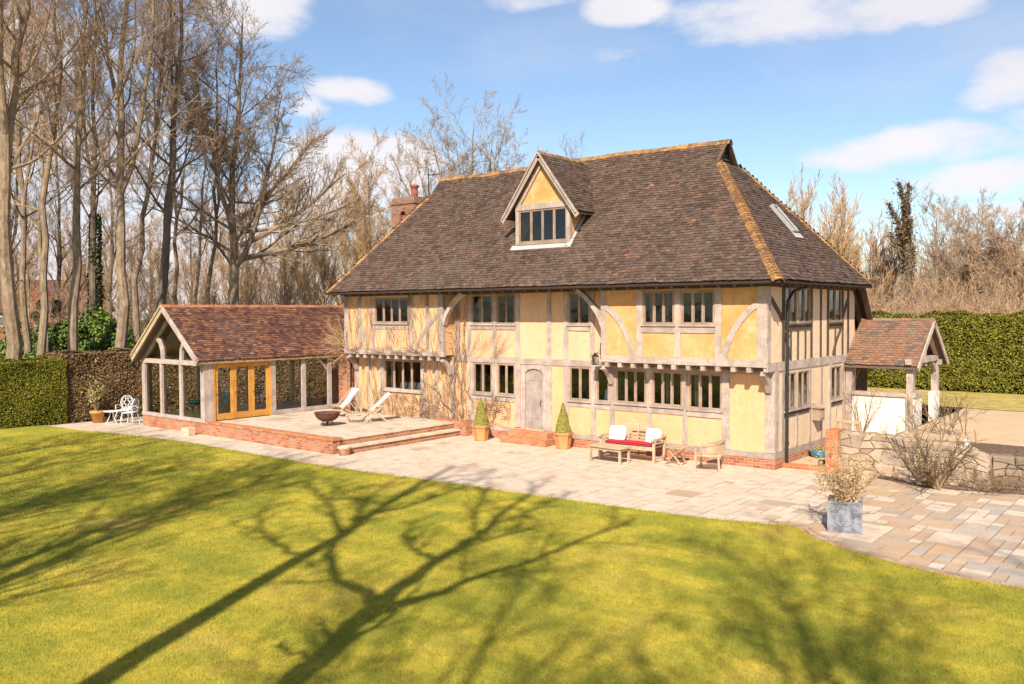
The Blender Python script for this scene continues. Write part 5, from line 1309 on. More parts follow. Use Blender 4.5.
P_D = put_tree('bare_tree', 'far brown tree in the line behind the right hedge', at(955, 92, .5), (BARK, TWIG_R), 'far brown trees behind the right hedge', seed=314, H_=11.0, r0=.22, crown0=.1, n1=24, l1=.5, a1=.8, n2=8, n3=6, n4=5, trop=.07, rmin=.02)
for px, ds, s in [(885, 88, .68), (905, 96, .75), (925, 88, .62), (990, 90, .75), (1010, 98, .85), (1040, 84, .75), (1075, 80, .75), (865, 98, .75), (840, 92, .7), (815, 96, .75), (945, 110, .8), (975, 112, .85), (920, 116, .8), (890, 120, .85), (1000, 120, .9), (860, 124, .85), (700, 110, .95), (760, 100, .9)]:
    dup(P_D, at(px, ds, .5), r_.uniform(0, 6.28), (s*r_.uniform(.9, 1.15), s, s))
# brown understorey shrubs above the right hedge
P_S = thing('bare_shrub', 'bushy leafless shrub in the thicket behind the right hedge', 'shrub', at(880, 52, .9), 0, 'leafless shrubs in the thickets'); rng = np.random.default_rng(320); b = MB()
n = 16; P1, R1 = grow(rng, np.concatenate([rng.normal(0, .8, (n, 2)), np.zeros((n, 1))], 1), np.concatenate([rng.normal(0, .4, (n, 2)), np.ones((n, 1))], 1), rng.uniform(3.2, 5.2, n), np.full(n, .035), 8, .1, .02); tubes(b, P1, R1, 4, rng)
s2 = sprout(rng, P1, R1, 9, .1, 1, .6, .42, .6, np.full(n, 4.2), rmin=.016); P2, R2 = grow(rng, *s2, 5, .14, .04); tubes(b, P2, R2, 3, rng)
s3 = sprout(rng, P2, R2, 7, .1, 1, .6, .55, .7, s2[2], rmin=.012); P3, R3 = grow(rng, *s3, 3, .14, .04); tubes(b, P3, R3, 3, rng)
b.build('stems', TWIG_R, P_S)
for px, ds, s in [(900, 50, .9), (925, 54, 1.0), (948, 50, .8), (970, 56, 1.0), (993, 52, .85), (1015, 54, .95), (1040, 50, 1), (862, 56, 1.1), (912, 62, 1.1), (955, 64, 1.1), (1000, 66, 1.1), (838, 60, 1.1)]:
    dup(P_S, at(px, ds, .9), r_.uniform(0, 6.28), s)
for i, (px, ds, s) in enumerate([(60, 54, 1), (110, 52, .9), (135, 54, 1), (160, 52, 1.1), (182, 54, 1.1), (204, 52, 1.1), (228, 54, 1.1), (250, 52, 1.1), (272, 54, 1.1), (293, 50, 1.1), (315, 54, 1.2), (335, 50, 1.1), (30, 56, 1), (85, 60, 1.2)]):
    o = dup(P_S, at(px, ds, -.1), r_.uniform(0, 6.28), s, 'bushy leafless shrub in the thicket of the left wood')
    o['group'] = 'leafless shrubs of the left wood'

# ================================================================== HEDGES and evergreens
def hedge(name, label, x0, x1, y0, y1, z0, z1, mat, core, n, size, seed, wob=.10, asp=.55):
    rng = np.random.default_rng(seed); t = thing(name, label, 'hedge', ((x0+x1)/2, (y0+y1)/2, z0)); cx, cy_ = (x0+x1)/2, (y0+y1)/2
    MB().box(x0-cx+.14, x1-cx-.14, y0-cy_+.14, y1-cy_-.14, .12, z1-z0-.12).build('branches', core, t)
    A = np.array([(y1-y0)*(z1-z0), (y1-y0)*(z1-z0), (x1-x0)*(z1-z0), (x1-x0)*(z1-z0), (x1-x0)*(y1-y0)]); c = rng.choice(5, n, p=A/A.sum())
    u, v = rng.random(n), rng.random(n); X_ = x0+(x1-x0)*u; Y_ = y0+(y1-y0)*np.where(c < 2, u, v); Z_ = z0+(z1-z0)*v
    N_ = np.zeros((n, 3)); X_ = np.where(c == 0, x0, np.where(c == 1, x1, X_)); Y_ = np.where(c == 2, y0, np.where(c == 3, y1, Y_)); Z_ = np.where(c == 4, z1, Z_)
    N_[c == 0, 0] = -1; N_[c == 1, 0] = 1; N_[c == 2, 1] = -1; N_[c == 3, 1] = 1; N_[c == 4, 2] = 1
    und = .045*np.sin(X_*2.1+Z_*3.3)+.04*np.sin(Y_*2.7-Z_*2.2)+.03*np.sin((X_+Y_)*6.1+Z_*5)
    dep = rng.exponential(.05, n) - (rng.random(n) < .012)*rng.uniform(.02, .10, n)
    und = und*np.where(c == 4, 1.6, 1.0)
    P_ = np.stack([X_, Y_, Z_], 1) + N_*(und-dep+.03)[:, None]
    # the foot of the hedge is thinner
    keep = (Z_ > z0+.30) | (rng.random(n) < .35+1.6*(Z_-z0)); P_, N_, dep = P_[keep], N_[keep], dep[keep]
    P_ -= np.array([cx, cy_, z0]); m = MB(); leaves(m, P_, size, rng, asp=asp, nrm=N_+np.array([0, 0, .35]))
    o = m.build('foliage', mat, t)
    return t
hedge('yew_hedge', 'tall clipped green yew hedge running back from the drive on the right', -3, 40, 15.4, 17.2, .9, 3.90, YEW, CORE, 330000, .040, 401)
hedge('yew_hedge', 'clipped green yew hedge at the left edge of the lawn', -26.6, -24.75, -22, -6.95, -.05, 2.42, YEW, CORE, 220000, .032, 402)
hedge('beech_hedge', 'brown leaved beech hedge between the yew hedge and the garden room', -26.5, -24.9, -6.95, 6, -.05, 2.62, BEECH, CORE_B, 130000, .045, 403, asp=.75)
def leafy(name, label, loc, rx, ry, hz, n, mat, seed, size=.09, group=None, cat='shrub', cl=26):
    rng = np.random.default_rng(seed); t = thing(name, label, cat, loc, 0, group); C0 = rng.normal(0, .42, (cl, 3))*np.array([rx, ry, hz*.45]) + np.array([0, 0, hz*.5]); rc = rng.uniform(.25, .5, cl)*min(rx, hz)*.75
    C0[:, 2] = np.clip(C0[:, 2], .3, hz)
    i = rng.integers(0, cl, n); d = unit(rng.normal(0, 1, (n, 3))); P_ = C0[i]+d*(rc[i]*rng.uniform(.55, 1.08, n)**.6)[:, None]; P_[:, 2] = np.maximum(P_[:, 2], .02)
    leaves(MB(), P_, size, rng, nrm=d+np.array([0, 0, .4])).build('foliage', mat, t)
    b = MB(); k = 10; P1, R1 = grow(rng, np.zeros((k, 3)), np.concatenate([rng.normal(0, .5, (k, 2)), np.ones((k, 1))], 1), np.full(k, hz*.85), np.full(k, .05), 7, .1, .0); tubes(b, P1, R1, 5, rng); b.build('stems', BARK_D, t)
    return t
leafy('evergreen_shrub', 'large glossy green laurel between the trunks above the beech hedge', at(108, 43, -.1), 2.2, 1.6, 4.6, 26000, LAUREL, 411)
leafy('evergreen_shrub', 'green laurel among the trunks just left of the ivy clad tree', at(62, 46, -.1), 1.8, 1.5, 4.0, 16000, LAUREL, 412)
leafy('evergreen_shrub', 'low dark evergreen behind the clipped hedge at the far left', at(20, 50, -.1), 2.2, 1.5, 3.6, 14000, LAUREL, 413)
leafy('evergreen_shrub', 'dark conifer like evergreen in front of the distant brick house', at(49, 60, -.1), 1.3, 1.3, 5.8, 16000, IVY, 414, .1)
leafy('evergreen_shrub', 'dark green pine top between the two far brown trees on the right', at(948, 84, .5), 2.0, 1.8, 6.6, 9000, IVY, 415, .13)
# ivy on the dark trunk
rng = np.random.default_rng(420); p = at(95, 47, 0); n = 6500; h = 9.0*rng.random(n)**2.0; th = rng.uniform(0, 6.283, n); rr = .24+rng.exponential(.075, n)*np.clip(1-h/9.5,.1,1)*(1+.8*np.sin(h*2.3+th*2)+.5*np.sin(h*5+th))
b0 = Vector(p); L0 = lean_for(95, 103, 47, 21); P_ = np.stack([L0[0]*(h/21)**1.3+np.cos(th)*rr, L0[1]*(h/21)**1.3+np.sin(th)*rr, h], 1)
o = leaves(MB(), P_, .08, rng).build('ivy', IVY); o.location = p; tag(o, 'dark ivy climbing the lower trunk of the dark bare tree', 'ivy')

# distant brick house behind the left trees
BH = thing('brick_house', 'distant red brick house with gables glimpsed between the left trunks', 'house', at(52, 118, 0), rad(52))
m_ = MB(); m_.box(-6, 6, -3.5, 3.5, 0, 4.6); m_.prism([(-6, -3.5, 4.6), (-6, 3.5, 4.6), (-6, 0, 8.0)], (.3, 0, 0)); m_.prism([(5.7, -3.5, 4.6), (5.7, 3.5, 4.6), (5.7, 0, 8.0)], (.3, 0, 0)); m_.prism([(-2, -4.6, 0), (2, -4.6, 0), (2, -4.6, 5.0), (0, -4.6, 7.6), (-2, -4.6, 5.0)], (0, 1.1, 0)); m_.build('wall', BRICK_FAR, BH)
m_ = MB(); m_.prism([(-6.3, -3.9, 4.35), (6.3, -3.9, 4.35), (6.3, 0, 8.15), (-6.3, 0, 8.15)], (0, 0, .15)); m_.prism([(-6.3, 3.9, 4.35), (6.3, 3.9, 4.35), (6.3, 0, 8.15), (-6.3, 0, 8.15)], (0, 0, .15)); m_.build('roof', TILE_EXT, BH)
m_ = MB(); m_.box(2.6, 3.8, -.6, .6, 6.4, 10.2); m_.build('chimney', BRICK_FAR, BH)
for x in (-4.2, 0, 4.2):
    m_ = MB(); y = -4.65 if x == 0 else -3.55; m_.box(x-.6, x+.6, y, y+.08, 2.8, 4.0); f_ = m_.build('window', WHITE_METAL, BH); MB().box(x-.5, x+.5, y-.02, y-.005, 2.9, 3.9).build('pane', GLASS, f_)

# ================================================================== STONE WALL and bank things
def m_rubble(dk=1.0):
    m = M('rubble_stone', .9, .15); v = m.vec((3.0, 3.0, 5.6))
    nn = m.n('ShaderNodeTexNoise'); nn.inputs['Scale'].default_value = 2.5; m.l(v, nn.inputs['Vector'])
    mxv = m.n('ShaderNodeMix', data_type='VECTOR'); mxv.inputs[0].default_value = .16; m.l(v, mxv.inputs[4]); m.l(nn.outputs['Color'], mxv.inputs[5])
    vo = m.n('ShaderNodeTexVoronoi', feature='DISTANCE_TO_EDGE'); m.l(mxv.outputs[1], vo.inputs['Vector']); vo.inputs['Scale'].default_value = 1.0
    vc = m.n('ShaderNodeTexVoronoi'); m.l(mxv.outputs[1], vc.inputs['Vector']); vc.inputs['Scale'].default_value = 1.0
    s = m.n('ShaderNodeSeparateColor'); m.l(vc.outputs['Color'], s.inputs[0])
    k = m.ramp(s.outputs[0], [(0, (.36, .24, .15)), (.35, (.46, .32, .20)), (.65, (.50, .36, .24)), (1, (.40, .30, .22))])
    n = m.noise(16, 6, .65); k = m.mix(m.ramp(n, [(.35, .4), (.6, 0)]), k, (.30, .22, .15))
    k = m.mix(m.ramp(vo.outputs['Distance'], [(.004, .6), (.026, 0)]), k, (.20, .14, .09)); m.col(k)
    m.bump(m.math('ADD', m.ramp(vo.outputs['Distance'], [(0, 0), (.09, 1)]), m.math('MULTIPLY', n, .3)), .9, .035)
    if dk < 1: m.col(m.mix(m.ramp(m.noise(3.5, 6, .75), [(.36, 1-dk), (.62, .62)]), k, (.10, .065, .04)))  # shaded copy: dark brown mixed in, so the shadow is in the colour
    return m.m
RUB = m_rubble(); RUB_SHADE = m_rubble(.12)
SW = thing('stone_wall', 'low rubble stone retaining wall with a brick end pier', 'wall', (0, 0, 0))
m_ = MB(); rr = random.Random(8); N_ = 26; vs = []
tops = []
for i in range(N_+1):
    x = 1.46+i*(4.9-1.46)/N_; t = i/N_; zt = 1.06+.02*rr.uniform(-1, 1) - (.06*t if t < .8 else .048+(t-.8)*1.2)
    yo = .0 if x < 2.6 else -.22*min(1, (x-2.6)/1.0)
    f = .52+yo; vs += [(x, f, -.05), (x, f+.05, zt-.05), (x, f+.08, zt), (x, f+.42, zt+.0), (x, f+.45, -.05)]
fs = []
for i in range(N_):
    for k in range(4): fs.append((5*i+k, 5*(i+1)+k, 5*(i+1)+k+1, 5*i+k+1))
fs += [(0, 1, 2, 3, 4), tuple(5*N_+k for k in (4, 3, 2, 1, 0))]
m_.add(vs, fs, .5); m_.build('stonework', RUB, SW)
STONE = m_slab('wall_stone', [(0, (.30, .21, .14)), (.3, (.42, .30, .20)), (.6, (.50, .37, .25)), (.85, (.40, .31, .23)), (1, (.54, .43, .32))], .5)
STONE_SHADE = m_slab('shaded_wall_stone', [(0, (.09, .062, .043)), (.5, (.15, .105, .072)), (1, (.24, .17, .115))], .5)  # wall stone again with the shadow painted in as darker tones
def stones(mb, x0, x1, yf, zt, seed, stepx=.26, rows=6):
    """individual rough stones laid on a wall face: yf(x) is the face, zt(x) the top"""
    rr = random.Random(seed); nx = int((x1-x0)/stepx); P_ = {}
    for i in range(nx+1):
        for j in range(rows+1):
            x = x0+(x1-x0)*i/nx + (rr.uniform(-.36, .36)*stepx if 0 < i < nx else 0)
            h = zt(x); z = h*(j/rows) + (rr.uniform(-.30, .30)*h/rows if 0 < j < rows else 0); P_[i, j] = (x, z)
    done = set()
    for j in range(rows):
        for i in range(nx):
            if (i, j) in done: continue
            w_, h_ = 1, 1
            if rr.random() < .34 and i+1 < nx and (i+1, j) not in done: w_ = 2
            if rr.random() < .22 and j+1 < rows: h_ = 2
            for a in range(w_):
                for b in range(h_): done.add((i+a, j+b))
            ring = [P_[i+a, j] for a in range(w_+1)]+[P_[i+w_, j+b] for b in range(1, h_+1)]+[P_[i+a, j+h_] for a in range(w_-1, -1, -1)]+[P_[i, j+b] for b in range(h_-1, 0, -1)]
            cx_ = sum(p[0] for p in ring)/len(ring); cz = sum(p[1] for p in ring)/len(ring); d = rr.uniform(.015, .05); til = rr.uniform(-.12, .12); n = len(ring)
            def sh(p, k, gap, dep):
                dx, dz = p[0]-cx_, p[1]-cz; L = math.hypot(dx, dz); f = max(.3, (L-gap)/L)*k; x = cx_+dx*f; z = cz+dz*f
                return (x, yf(x)-dep-til*dz*.5, z)
            A = [sh(p, 1, .010, -.03) for p in ring]; B = [sh(p, 1, .014, d*.6) for p in ring]; D = [sh(p, .80, .014, d+rr.uniform(-.004, .006)) for p in ring]
            fs = [(k, (k+1) % n, n+(k+1) % n, n+k) for k in range(n)]+[(n+k, n+(k+1) % n, 2*n+(k+1) % n, 2*n+k) for k in range(n)]+[tuple(range(2*n, 3*n))]
            mb.add(A+B+D, fs, rr.random())
    return mb
stones(MB(), 1.49, 4.88, lambda x: .55-.22*min(1, max(0, (x-2.6)/1.0)), lambda x: 1.04-.06*(x-1.46)/3.4-(max(0, (x-4.2)/.7)*.20), 31).build('facing_stone', STONE, SW)
m_ = MB(); m_.box(1.16, 1.475, .44, 1.0, -.05, 1.08); m_.build('brick_pier', BRICK_O, SW)
MB().box(1.17, 1.42, 1.0, 5.3, -.05, .45).build('return_wall', RUB, SW)
m_ = MB(); m_.box(.03, 1.16, .44, .62, -.03, .12); tag(m_.build('brick_edging', BRICK_O), 'low brick edging across the gravel beside the house corner', 'edging')
w2 = MB(); vs = []; N_ = 60; rr = random.Random(18)
for i in range(N_+1):
    x = 4.75+i*(16-4.75)/N_; f = pb(x)+.26+.03*rr.uniform(-1, 1); zt = .83+.03*rr.uniform(-1, 1)
    vs += [(x, f, -.05), (x, f+.10, zt-.08), (x, f+.14, zt), (x, f+.40, zt), (x, f+.42, -.05)]
fs = [(5*i+k, 5*(i+1)+k, 5*(i+1)+k+1, 5*i+k+1) for i in range(N_) for k in range(4)]+[(0, 1, 2, 3, 4), tuple(5*N_+k for k in (4, 3, 2, 1, 0))]
w2o = thing('stone_wall', 'x', 'wall', (4.75, .4, 0)); w2o.location = (0, 0, 0); w2.add(vs, fs, .5).build('core', RUB_SHADE, w2o); stones(MB(), 4.92, 13, lambda x: pb(x)+.28, lambda x: .80, 32, .24, 5).build('facing_stone', STONE_SHADE, w2o)
tag(w2o, 'stretch of rubble wall with shadow painted into its stones below the gravel drive at the right edge', 'wall')
strip = MB(); vs = []
for i in range(61): x = 2.4+i*(16-2.4)/60; vs += [(x, pb(x)-.02, .012), (x, pb(x)+.12, .05+.02*rr.random()), (x, pb(x)+.5, .10)]
strip.add(vs, [(3*i+k, 3*i+3+k, 3*i+4+k, 3*i+1+k) for i in range(60) for k in range(2)], .5); struct(strip.build('soil_strip', SOIL))
mk = MB(); mk.beam((0, 0, 0), (0, 0, .42), .03, .03, (1, 0, 0)); mk.box(-.05, .05, -.02, .02, .34, .50); o = mk.build('marker_post', WHITE_METAL); o.location = (4.3, .95, .55); tag(o, 'small white marker stuck in the dark bank near the right edge', 'marker')

def shrub(name, label, loc, n, h, spread, r0, seed, mats, cat='shrub', n2=9, n3=6, leaf=None, nl=0, lsz=.02, parent=None, zoff=0, wig=.1, trop=.02, base=.1, rmin=.004, group=None):
    rng = np.random.default_rng(seed); t = parent or thing(name, label, cat, loc, 0, group); a = MB(); z = np.full((n, 1), zoff)
    P0 = np.concatenate([rng.normal(0, base, (n, 2)), z], 1); D = np.concatenate([rng.normal(0, spread, (n, 2)), np.ones((n, 1))], 1); L = h*rng.uniform(.65, 1.08, n)
    P1, R1 = grow(rng, P0, D, L, r0*rng.uniform(.6, 1.2, n), 10, wig, trop); tubes(a, P1, R1, 5, rng)
    s2 = sprout(rng, P1, R1, n2, .15, .98, .55, .42, .55, L, rmin=rmin*1.5); P2, R2 = grow(rng, *s2, 6, wig, trop*1.5); tubes(a, P2, R2, 4, rng)
    s3 = sprout(rng, P2, R2, n3, .1, 1, .55, .55, .7, s2[2], rmin=rmin); P3, R3 = grow(rng, *s3, 4, wig, trop*1.5); tubes(a, P3, R3, 3, rng)
    a.build('stems', mats, t)
    if leaf:
        N_, k_, _ = P3.shape; ii = rng.integers(0, N_, nl); j = rng.integers(0, k_, nl); pts = P3[ii, j]+rng.normal(0, .01, (nl, 3)); leaves(MB(), pts, lsz, rng).build('leaves', leaf, t)
    return t
shrub('bare_shrub', 'large bare multi stem shrub growing against the rubble wall', (3.85, -.02, 0), 12, 1.95, .5, .030, 501, SHRUBW, n2=9, n3=6, leaf=BUDS, nl=900, lsz=.016, base=.10, rmin=.0055, trop=.03)
shrub('bare_shrub', 'low tangle of dead stems on the dark bank at the right edge', (5.3, .62, .1), 40, .7, .9, .007, 502, SHRUBW, n2=6, n3=4, base=.4, rmin=.003)
shrub('bare_shrub', 'low dead stems at the foot of the bank beside the big shrub', (4.7, .28, .05), 30, .6, .9, .006, 503, SHRUBW, n2=6, n3=4, base=.3, rmin=.003)
shrub('bare_shrub', 'tall pale bare stems beyond the porch behind the big shrub', (3.3, 3.0, .9), 16, 1.3, .45, .012, 504, SHRUBW, n2=8, n3=5, base=.4, rmin=.004)
shrub('bare_climber', 'thin bare climber on the white dwarf wall of the porch', (.5, 5.28, .1), 5, 1.9, .12, .014, 505, VINE, cat='climber', n2=8, n3=4, base=.1, rmin=.004)

# ------------------------------------------------------------------ lead planter
LP = thing('lead_planter', 'square grey lead planter holding a bare twiggy shrub on the patio edge', 'planter', (3.49, -5.07, 0), rad(17))
m_ = MB(); s = .295; h = .57
m_.box(-s, s, -s, -s+.03, .0, h); m_.box(-s, s, s-.03, s, 0, h); m_.box(-s, -s+.03, -s+.03, s-.03, 0, h); m_.box(s-.03, s, -s+.03, s-.03, 0, h); m_.box(-s+.03, s-.03, -s+.03, s-.03, 0, .03)
for (a, b, c, d) in ((-s, s, 0, .035), (-s, s, h-.04, h), (-s, -s+.035, .035, h-.04), (s-.035, s, .035, h-.04)): m_.box(a, b, -s-.012, -s, c, d); m_.box(s, s+.012, a, b, c, d)
m_.build('box', LEADP, LP)
m_ = MB(); m_.tube([(.17*math.cos(t*math.pi/12), -s-.004, .285+.17*math.sin(t*math.pi/12)) for t in range(25)], .011, 6, False); m_.tube([(s+.004, .17*math.cos(t*math.pi/12), .285+.17*math.sin(t*math.pi/12)) for t in range(25)], .011, 6, False)
m_.lathe([(.05, 0), (.05, .012), (.02, .022)], 10).xf(Matrix.Identity(4)); m_.v = [(x, y, z) for x, y, z in m_.v]; m_.build('moulding', LEADP, LP)
MB().box(-s+.03, s-.03, -s+.03, s-.03, .45, .52).build('soil', SOIL, LP)
shrub('', '', None, 26, .95, .62, .009, 510, TWIG_O, n2=9, n3=4, leaf=DRYL, nl=1500, lsz=.022, parent=LP, zoff=.5, wig=.09, base=.09, rmin=.0035)
rng = np.random.default_rng(511); n = 1500; d_ = unit(rng.normal(0, 1, (n, 3))); P_ = d_*np.array([.30, .30, .16])*rng.random((n, 1))**.4; P_[:, 2] = np.abs(P_[:, 2])+.52
leaves(MB(), P_, .03, rng).build('dead_leaves', DRYL, LP)

# terracotta pots with clipped cones
def cone_pot(loc, label, seed, sides=6, hp=.50, hc=.92):
    t = thing('potted_topiary', label, 'topiary', loc, rad(8)); m_ = MB()
    m_.lathe([(.20, 0), (.215, .02), (.265, hp-.09), (.262, hp-.085), (.305, hp-.07), (.315, hp), (.27, hp), (.26, hp-.06)], sides, (0, 0, 0), .5); m_.build('pot', TERRA, t)
    MB().lathe([(.26, hp-.07), (.26, hp-.05)], sides, (0, 0, 0), .5).build('soil', SOIL, t)
    rng = np.random.default_rng(seed); n = 9000; z = 1-np.sqrt(rng.random(n)); th = rng.uniform(0, 6.283, n); r = .245*(1-z)**.92+.012; r = r*(1+.05*np.sin(th*3+z*9)) - rng.exponential(.012, n)
    nn = np.stack([np.cos(th), np.sin(th), np.full(n, .3)], 1); P_ = np.stack([r*np.cos(th), r*np.sin(th), hp-.02+z*hc], 1); leaves(MB(), P_, .018, rng, nrm=nn).build('foliage', BOX, t)
    MB().lathe([(.22, hp-.03), (.10, hp+hc*.5), (.01, hp+hc*.93)], 12).build('core', CORE, t)
    return t
cone_pot((-9.45, -.72, 0), 'clipped box cone in a terracotta pot left of the front door', 520)
cone_pot((-6.36, -.50, 0), 'clipped box cone in a terracotta pot right of the front door', 521)
m_ = MB(); m_.lathe([(.15, 0), (.17, .18), (.19, .19), (.195, .26), (.17, .26), (.16, .2)], 18); sp2 = thing('terracotta_pot', 'small pale terracotta pot at the outer corner of the terrace wall', 'pot', (-10.68, -5.30, 0)); m_.build('pot', TERRA_P, sp2, True); MB().lathe([(.158, .19), (.158, .21)], 16).build('soil', SOIL, sp2)
# shrub in pot by the beech hedge
ps = thing('potted_shrub', 'leggy pale leaved shrub in a terracotta pot against the beech hedge', 'potted shrub', (-24.05, -6.15, 0)); m_ = MB(); m_.lathe([(.17, 0), (.24, .36), (.27, .37), (.28, .46), (.24, .46), (.23, .38)], 18); m_.build('pot', TERRA, ps, True); MB().lathe([(.225, .38), (.225, .41)], 16).build('soil', SOIL, ps)
shrub('', '', None, 5, 1.15, .35, .02, 530, SHRUBW, n2=6, n3=5, leaf=BUDS, nl=1300, lsz=.045, parent=ps, zoff=.4, wig=.08, base=.03, rmin=.006)
# blue bowl
bb_ = thing('glazed_bowl', 'low blue glazed bowl of small plants on the side gravel', 'plant bowl', (.34, 2.25, .065)); m_ = MB(); m_.lathe([(.13, 0), (.2, .06), (.25, .17), (.26, .2), (.24, .2), (.22, .12)], 20); m_.build('bowl', BLUE_GLAZE, bb_, True); MB().lathe([(.225, .13), (.225, .16)], 16).build('soil', SOIL, bb_)
rng = np.random.default_rng(531); P_ = rng.normal(0, .09, (700, 3))*np.array([1, 1, .35])+np.array([0, 0, .2]); leaves(MB(), P_, .022, rng).build('leaves', BUDS, bb_)
dp_ = thing('iron_pot', 'small dark iron pot beside the brick edging', 'pot', (.95, .85, .06)); MB().lathe([(.07, 0), (.11, .07), (.09, .15), (.11, .17), (.08, .17)], 14).build('pot', IRON, dp_, True)

# fire bowl
fb = thing('fire_bowl', 'rusty round steel fire bowl on the terrace', 'fire bowl', (-13.75, -3.45, FLZ)); m_ = MB(); prof = [(.05, .12)]+[(.42*math.sin(a), .12+.36*(1-math.cos(a))*.95) for a in np.linspace(.2, 1.45, 8)]; prof += [(.44, .44), (.40, .44), (.30, .28), (.05, .16)]
m_.lathe(prof, 28); m_.build('bowl', RUST, fb, True)
for i in range(3): 
    a = i*2.094+.4; MB().beam((.2*math.cos(a), .2*math.sin(a), 0), (.16*math.cos(a), .16*math.sin(a), .20), .05, .012, (-math.sin(a), math.cos(a), 0)).build('leg', RUST, fb)
MB().lathe([(.14, 0), (.14, .012)], 18).build('foot_ring', RUST, fb)

# ------------------------------------------------------------------ garden furniture
def P(mb, name, mat, par, smooth=False): return mb.build(name, mat, par, smooth)
def lutyens():
    t = thing('garden_bench', 'pale teak bench with a tall stepped arched slatted back', 'bench', (-3.74, -.84, 0), rad(3)); w_ = .82; D_ = .30
    for sx_ in (-1, 1):
        P(MB().beam((sx_*w_, -D_, 0), (sx_*w_, -D_, .62), .06, .06, (1, 0, 0)), 'leg', TEAK, t)
        P(MB().beam((sx_*w_, D_-.02, 0), (sx_*w_, D_+.08, .72), .06, .06, (1, 0, 0), 3), 'leg', TEAK, t)
        # scrolled arm
        P(MB().path([(sx_*w_, D_+.06, .66), (sx_*w_, D_-.1, .66), (sx_*w_, -.05, .62), (sx_*w_, -D_-.06, .64), (sx_*w_, -D_-.10, .60)], [.045]*5, .09, None, 0, fixed_o=(1, 0, 0)), 'arm', TEAK, t)
        m_ = MB(); m_.beam((sx_*w_, -D_+.03, .52), (sx_*w_, D_, .52), .04, .03, (0, 0, 1)); m_.beam((sx_*w_, -D_+.03, .12), (sx_*w_, D_-.02, .12), .04, .03, (0, 0, 1))
        P(m_, 'side_rail', TEAK, t)
    m_ = MB()
    for i in range(6): m_.box(-w_+.03, w_-.03, -D_-.02+i*.098, -D_+.06+i*.098, .40, .425)
    m_.box(-w_+.03, w_-.03, -D_-.02, -D_+.015, .33, .398); m_.box(-w_+.03, w_-.03, -.02, .02, .10, .14)
    P(m_, 'seat', TEAK, t)
    m_ = MB(); yb_ = lambda z: D_+.0+(z-.4)*.16
    def topz(x): 
        a = abs(x)
        if a < .30: return 1.02+.06*math.sqrt(max(0, 1-(a/.30)**2))
        if a < .48: return .92+.06*(1-(a-.30)/.18)
        if a < .66: return .82+.05*(1-(a-.48)/.18)
        return .72+.06*(1-(a-.66)/.18)
    for x in (-.66, -.48, -.30, 0, .30, .48, .66): m_.beam((x, yb_(.42), .42), (x, yb_(topz(x)-.02), topz(x)-.02), .04, .03, (1, 0, 0))
    for z in (.50, .59, .68, .77, .86, .95):
        hw_ = max([x for x in np.linspace(0, .82, 83) if topz(x)-.03 > z] + [.1]); hw_ = {.5: .80, .59: .80, .68: .76, .77: .66, .86: .50, .95: .31}[z]
        m_.box(-hw_, hw_, yb_(z)-.012, yb_(z)+.012, z-.022, z+.022)
    xs_ = np.linspace(-.8, .8, 41)
    for p, q_ in zip(xs_, xs_[1:]): m_.prism([(p, yb_(topz(p)), topz(p)), (q_, yb_(topz(q_)), topz(q_)), (q_, yb_(topz(q_)), topz(q_)-.05), (p, yb_(topz(p)), topz(p)-.05)], (0, .035, 0))
    P(m_, 'backrest', TEAK, t)
lutyens()
RZ_ = rad(3)
o = cushion_mb(1.52, .50, .08).build('seat_cushion', RED_FAB, None, True); o.location = (-3.74, -.88, .47); o.rotation_euler = (0, 0, RZ_); tag(o, 'long red seat cushion on the teak bench', 'cushion')
for x, ry, lab in ((-4.28, .12, 'white cushion at the left end of the teak bench'), (-3.16, -.14, 'white cushion at the right end of the teak bench')):
    o = cushion_mb(.50, .40, .17, n=8, puff=.55).build('cushion', WHITE_FAB, None, True); o.location = (x, -.72+(x+3.74)*.052, .69); o.rotation_euler = (rad(72), 0, RZ_+ry); tag(o, lab, 'cushion')
def coffee_table(name, label, loc, rz, L_, W_, h, mat=TEAK):
    t = thing(name, label, 'table', loc, rz); m_ = MB(); n = 6
    for i in range(n): m_.box(-L_/2, L_/2, -W_/2+i*W_/n+.004, -W_/2+(i+1)*W_/n-.004, h-.025, h)
    P(m_, 'table_top', mat, t)
    for a in (-1, 1):
        for b in (-1, 1): P(MB().beam((a*(L_/2-.07), b*(W_/2-.06), 0), (a*(L_/2-.07), b*(W_/2-.06), h-.026), .055, .055, (1, 0, 0)), 'leg', mat, t)
    m_ = MB()
    for b in (-1, 1): m_.box(-L_/2+.1, L_/2-.1, b*(W_/2-.06)-.012, b*(W_/2-.06)+.012, h-.1, h-.027)
    for a in (-1, 1): m_.box(a*(L_/2-.07)-.012, a*(L_/2-.07)+.012, -W_/2+.09, W_/2-.09, h-.1, h-.028)
    P(m_, 'apron', mat, t)
coffee_table('coffee_table', 'low slatted teak table in front of the bench', (-3.98, -1.62, 0), rad(-4), 1.12, .52, .44)
def folding_table(loc, rz):
    t = thing('folding_table', 'small teak folding table with crossed legs beside the bench', 'table', loc, rz); m_ = MB(); n = 6; W_ = .52; h = .46
    for i in range(n): m_.box(-.28, .28, -W_/2+i*W_/n+.004, -W_/2+(i+1)*W_/n-.004, h-.02, h)
    P(m_, 'table_top', TEAK, t)
    for y in (-.2, .2):
        P(MB().beam((-.24, y, 0), (.2, y, h-.021), .04, .022, (0, 1, 0)), 'leg', TEAK, t); P(MB().beam((.24, y*.86, 0), (-.2, y*.86, h-.021), .04, .022, (0, 1, 0)), 'leg', TEAK, t)
    m_ = MB(); m_.box(-.235, -.205, -.18, .18, .03, .055); m_.box(.205, .235, -.155, .155, .03, .055); P(m_, 'stretcher', TEAK, t)
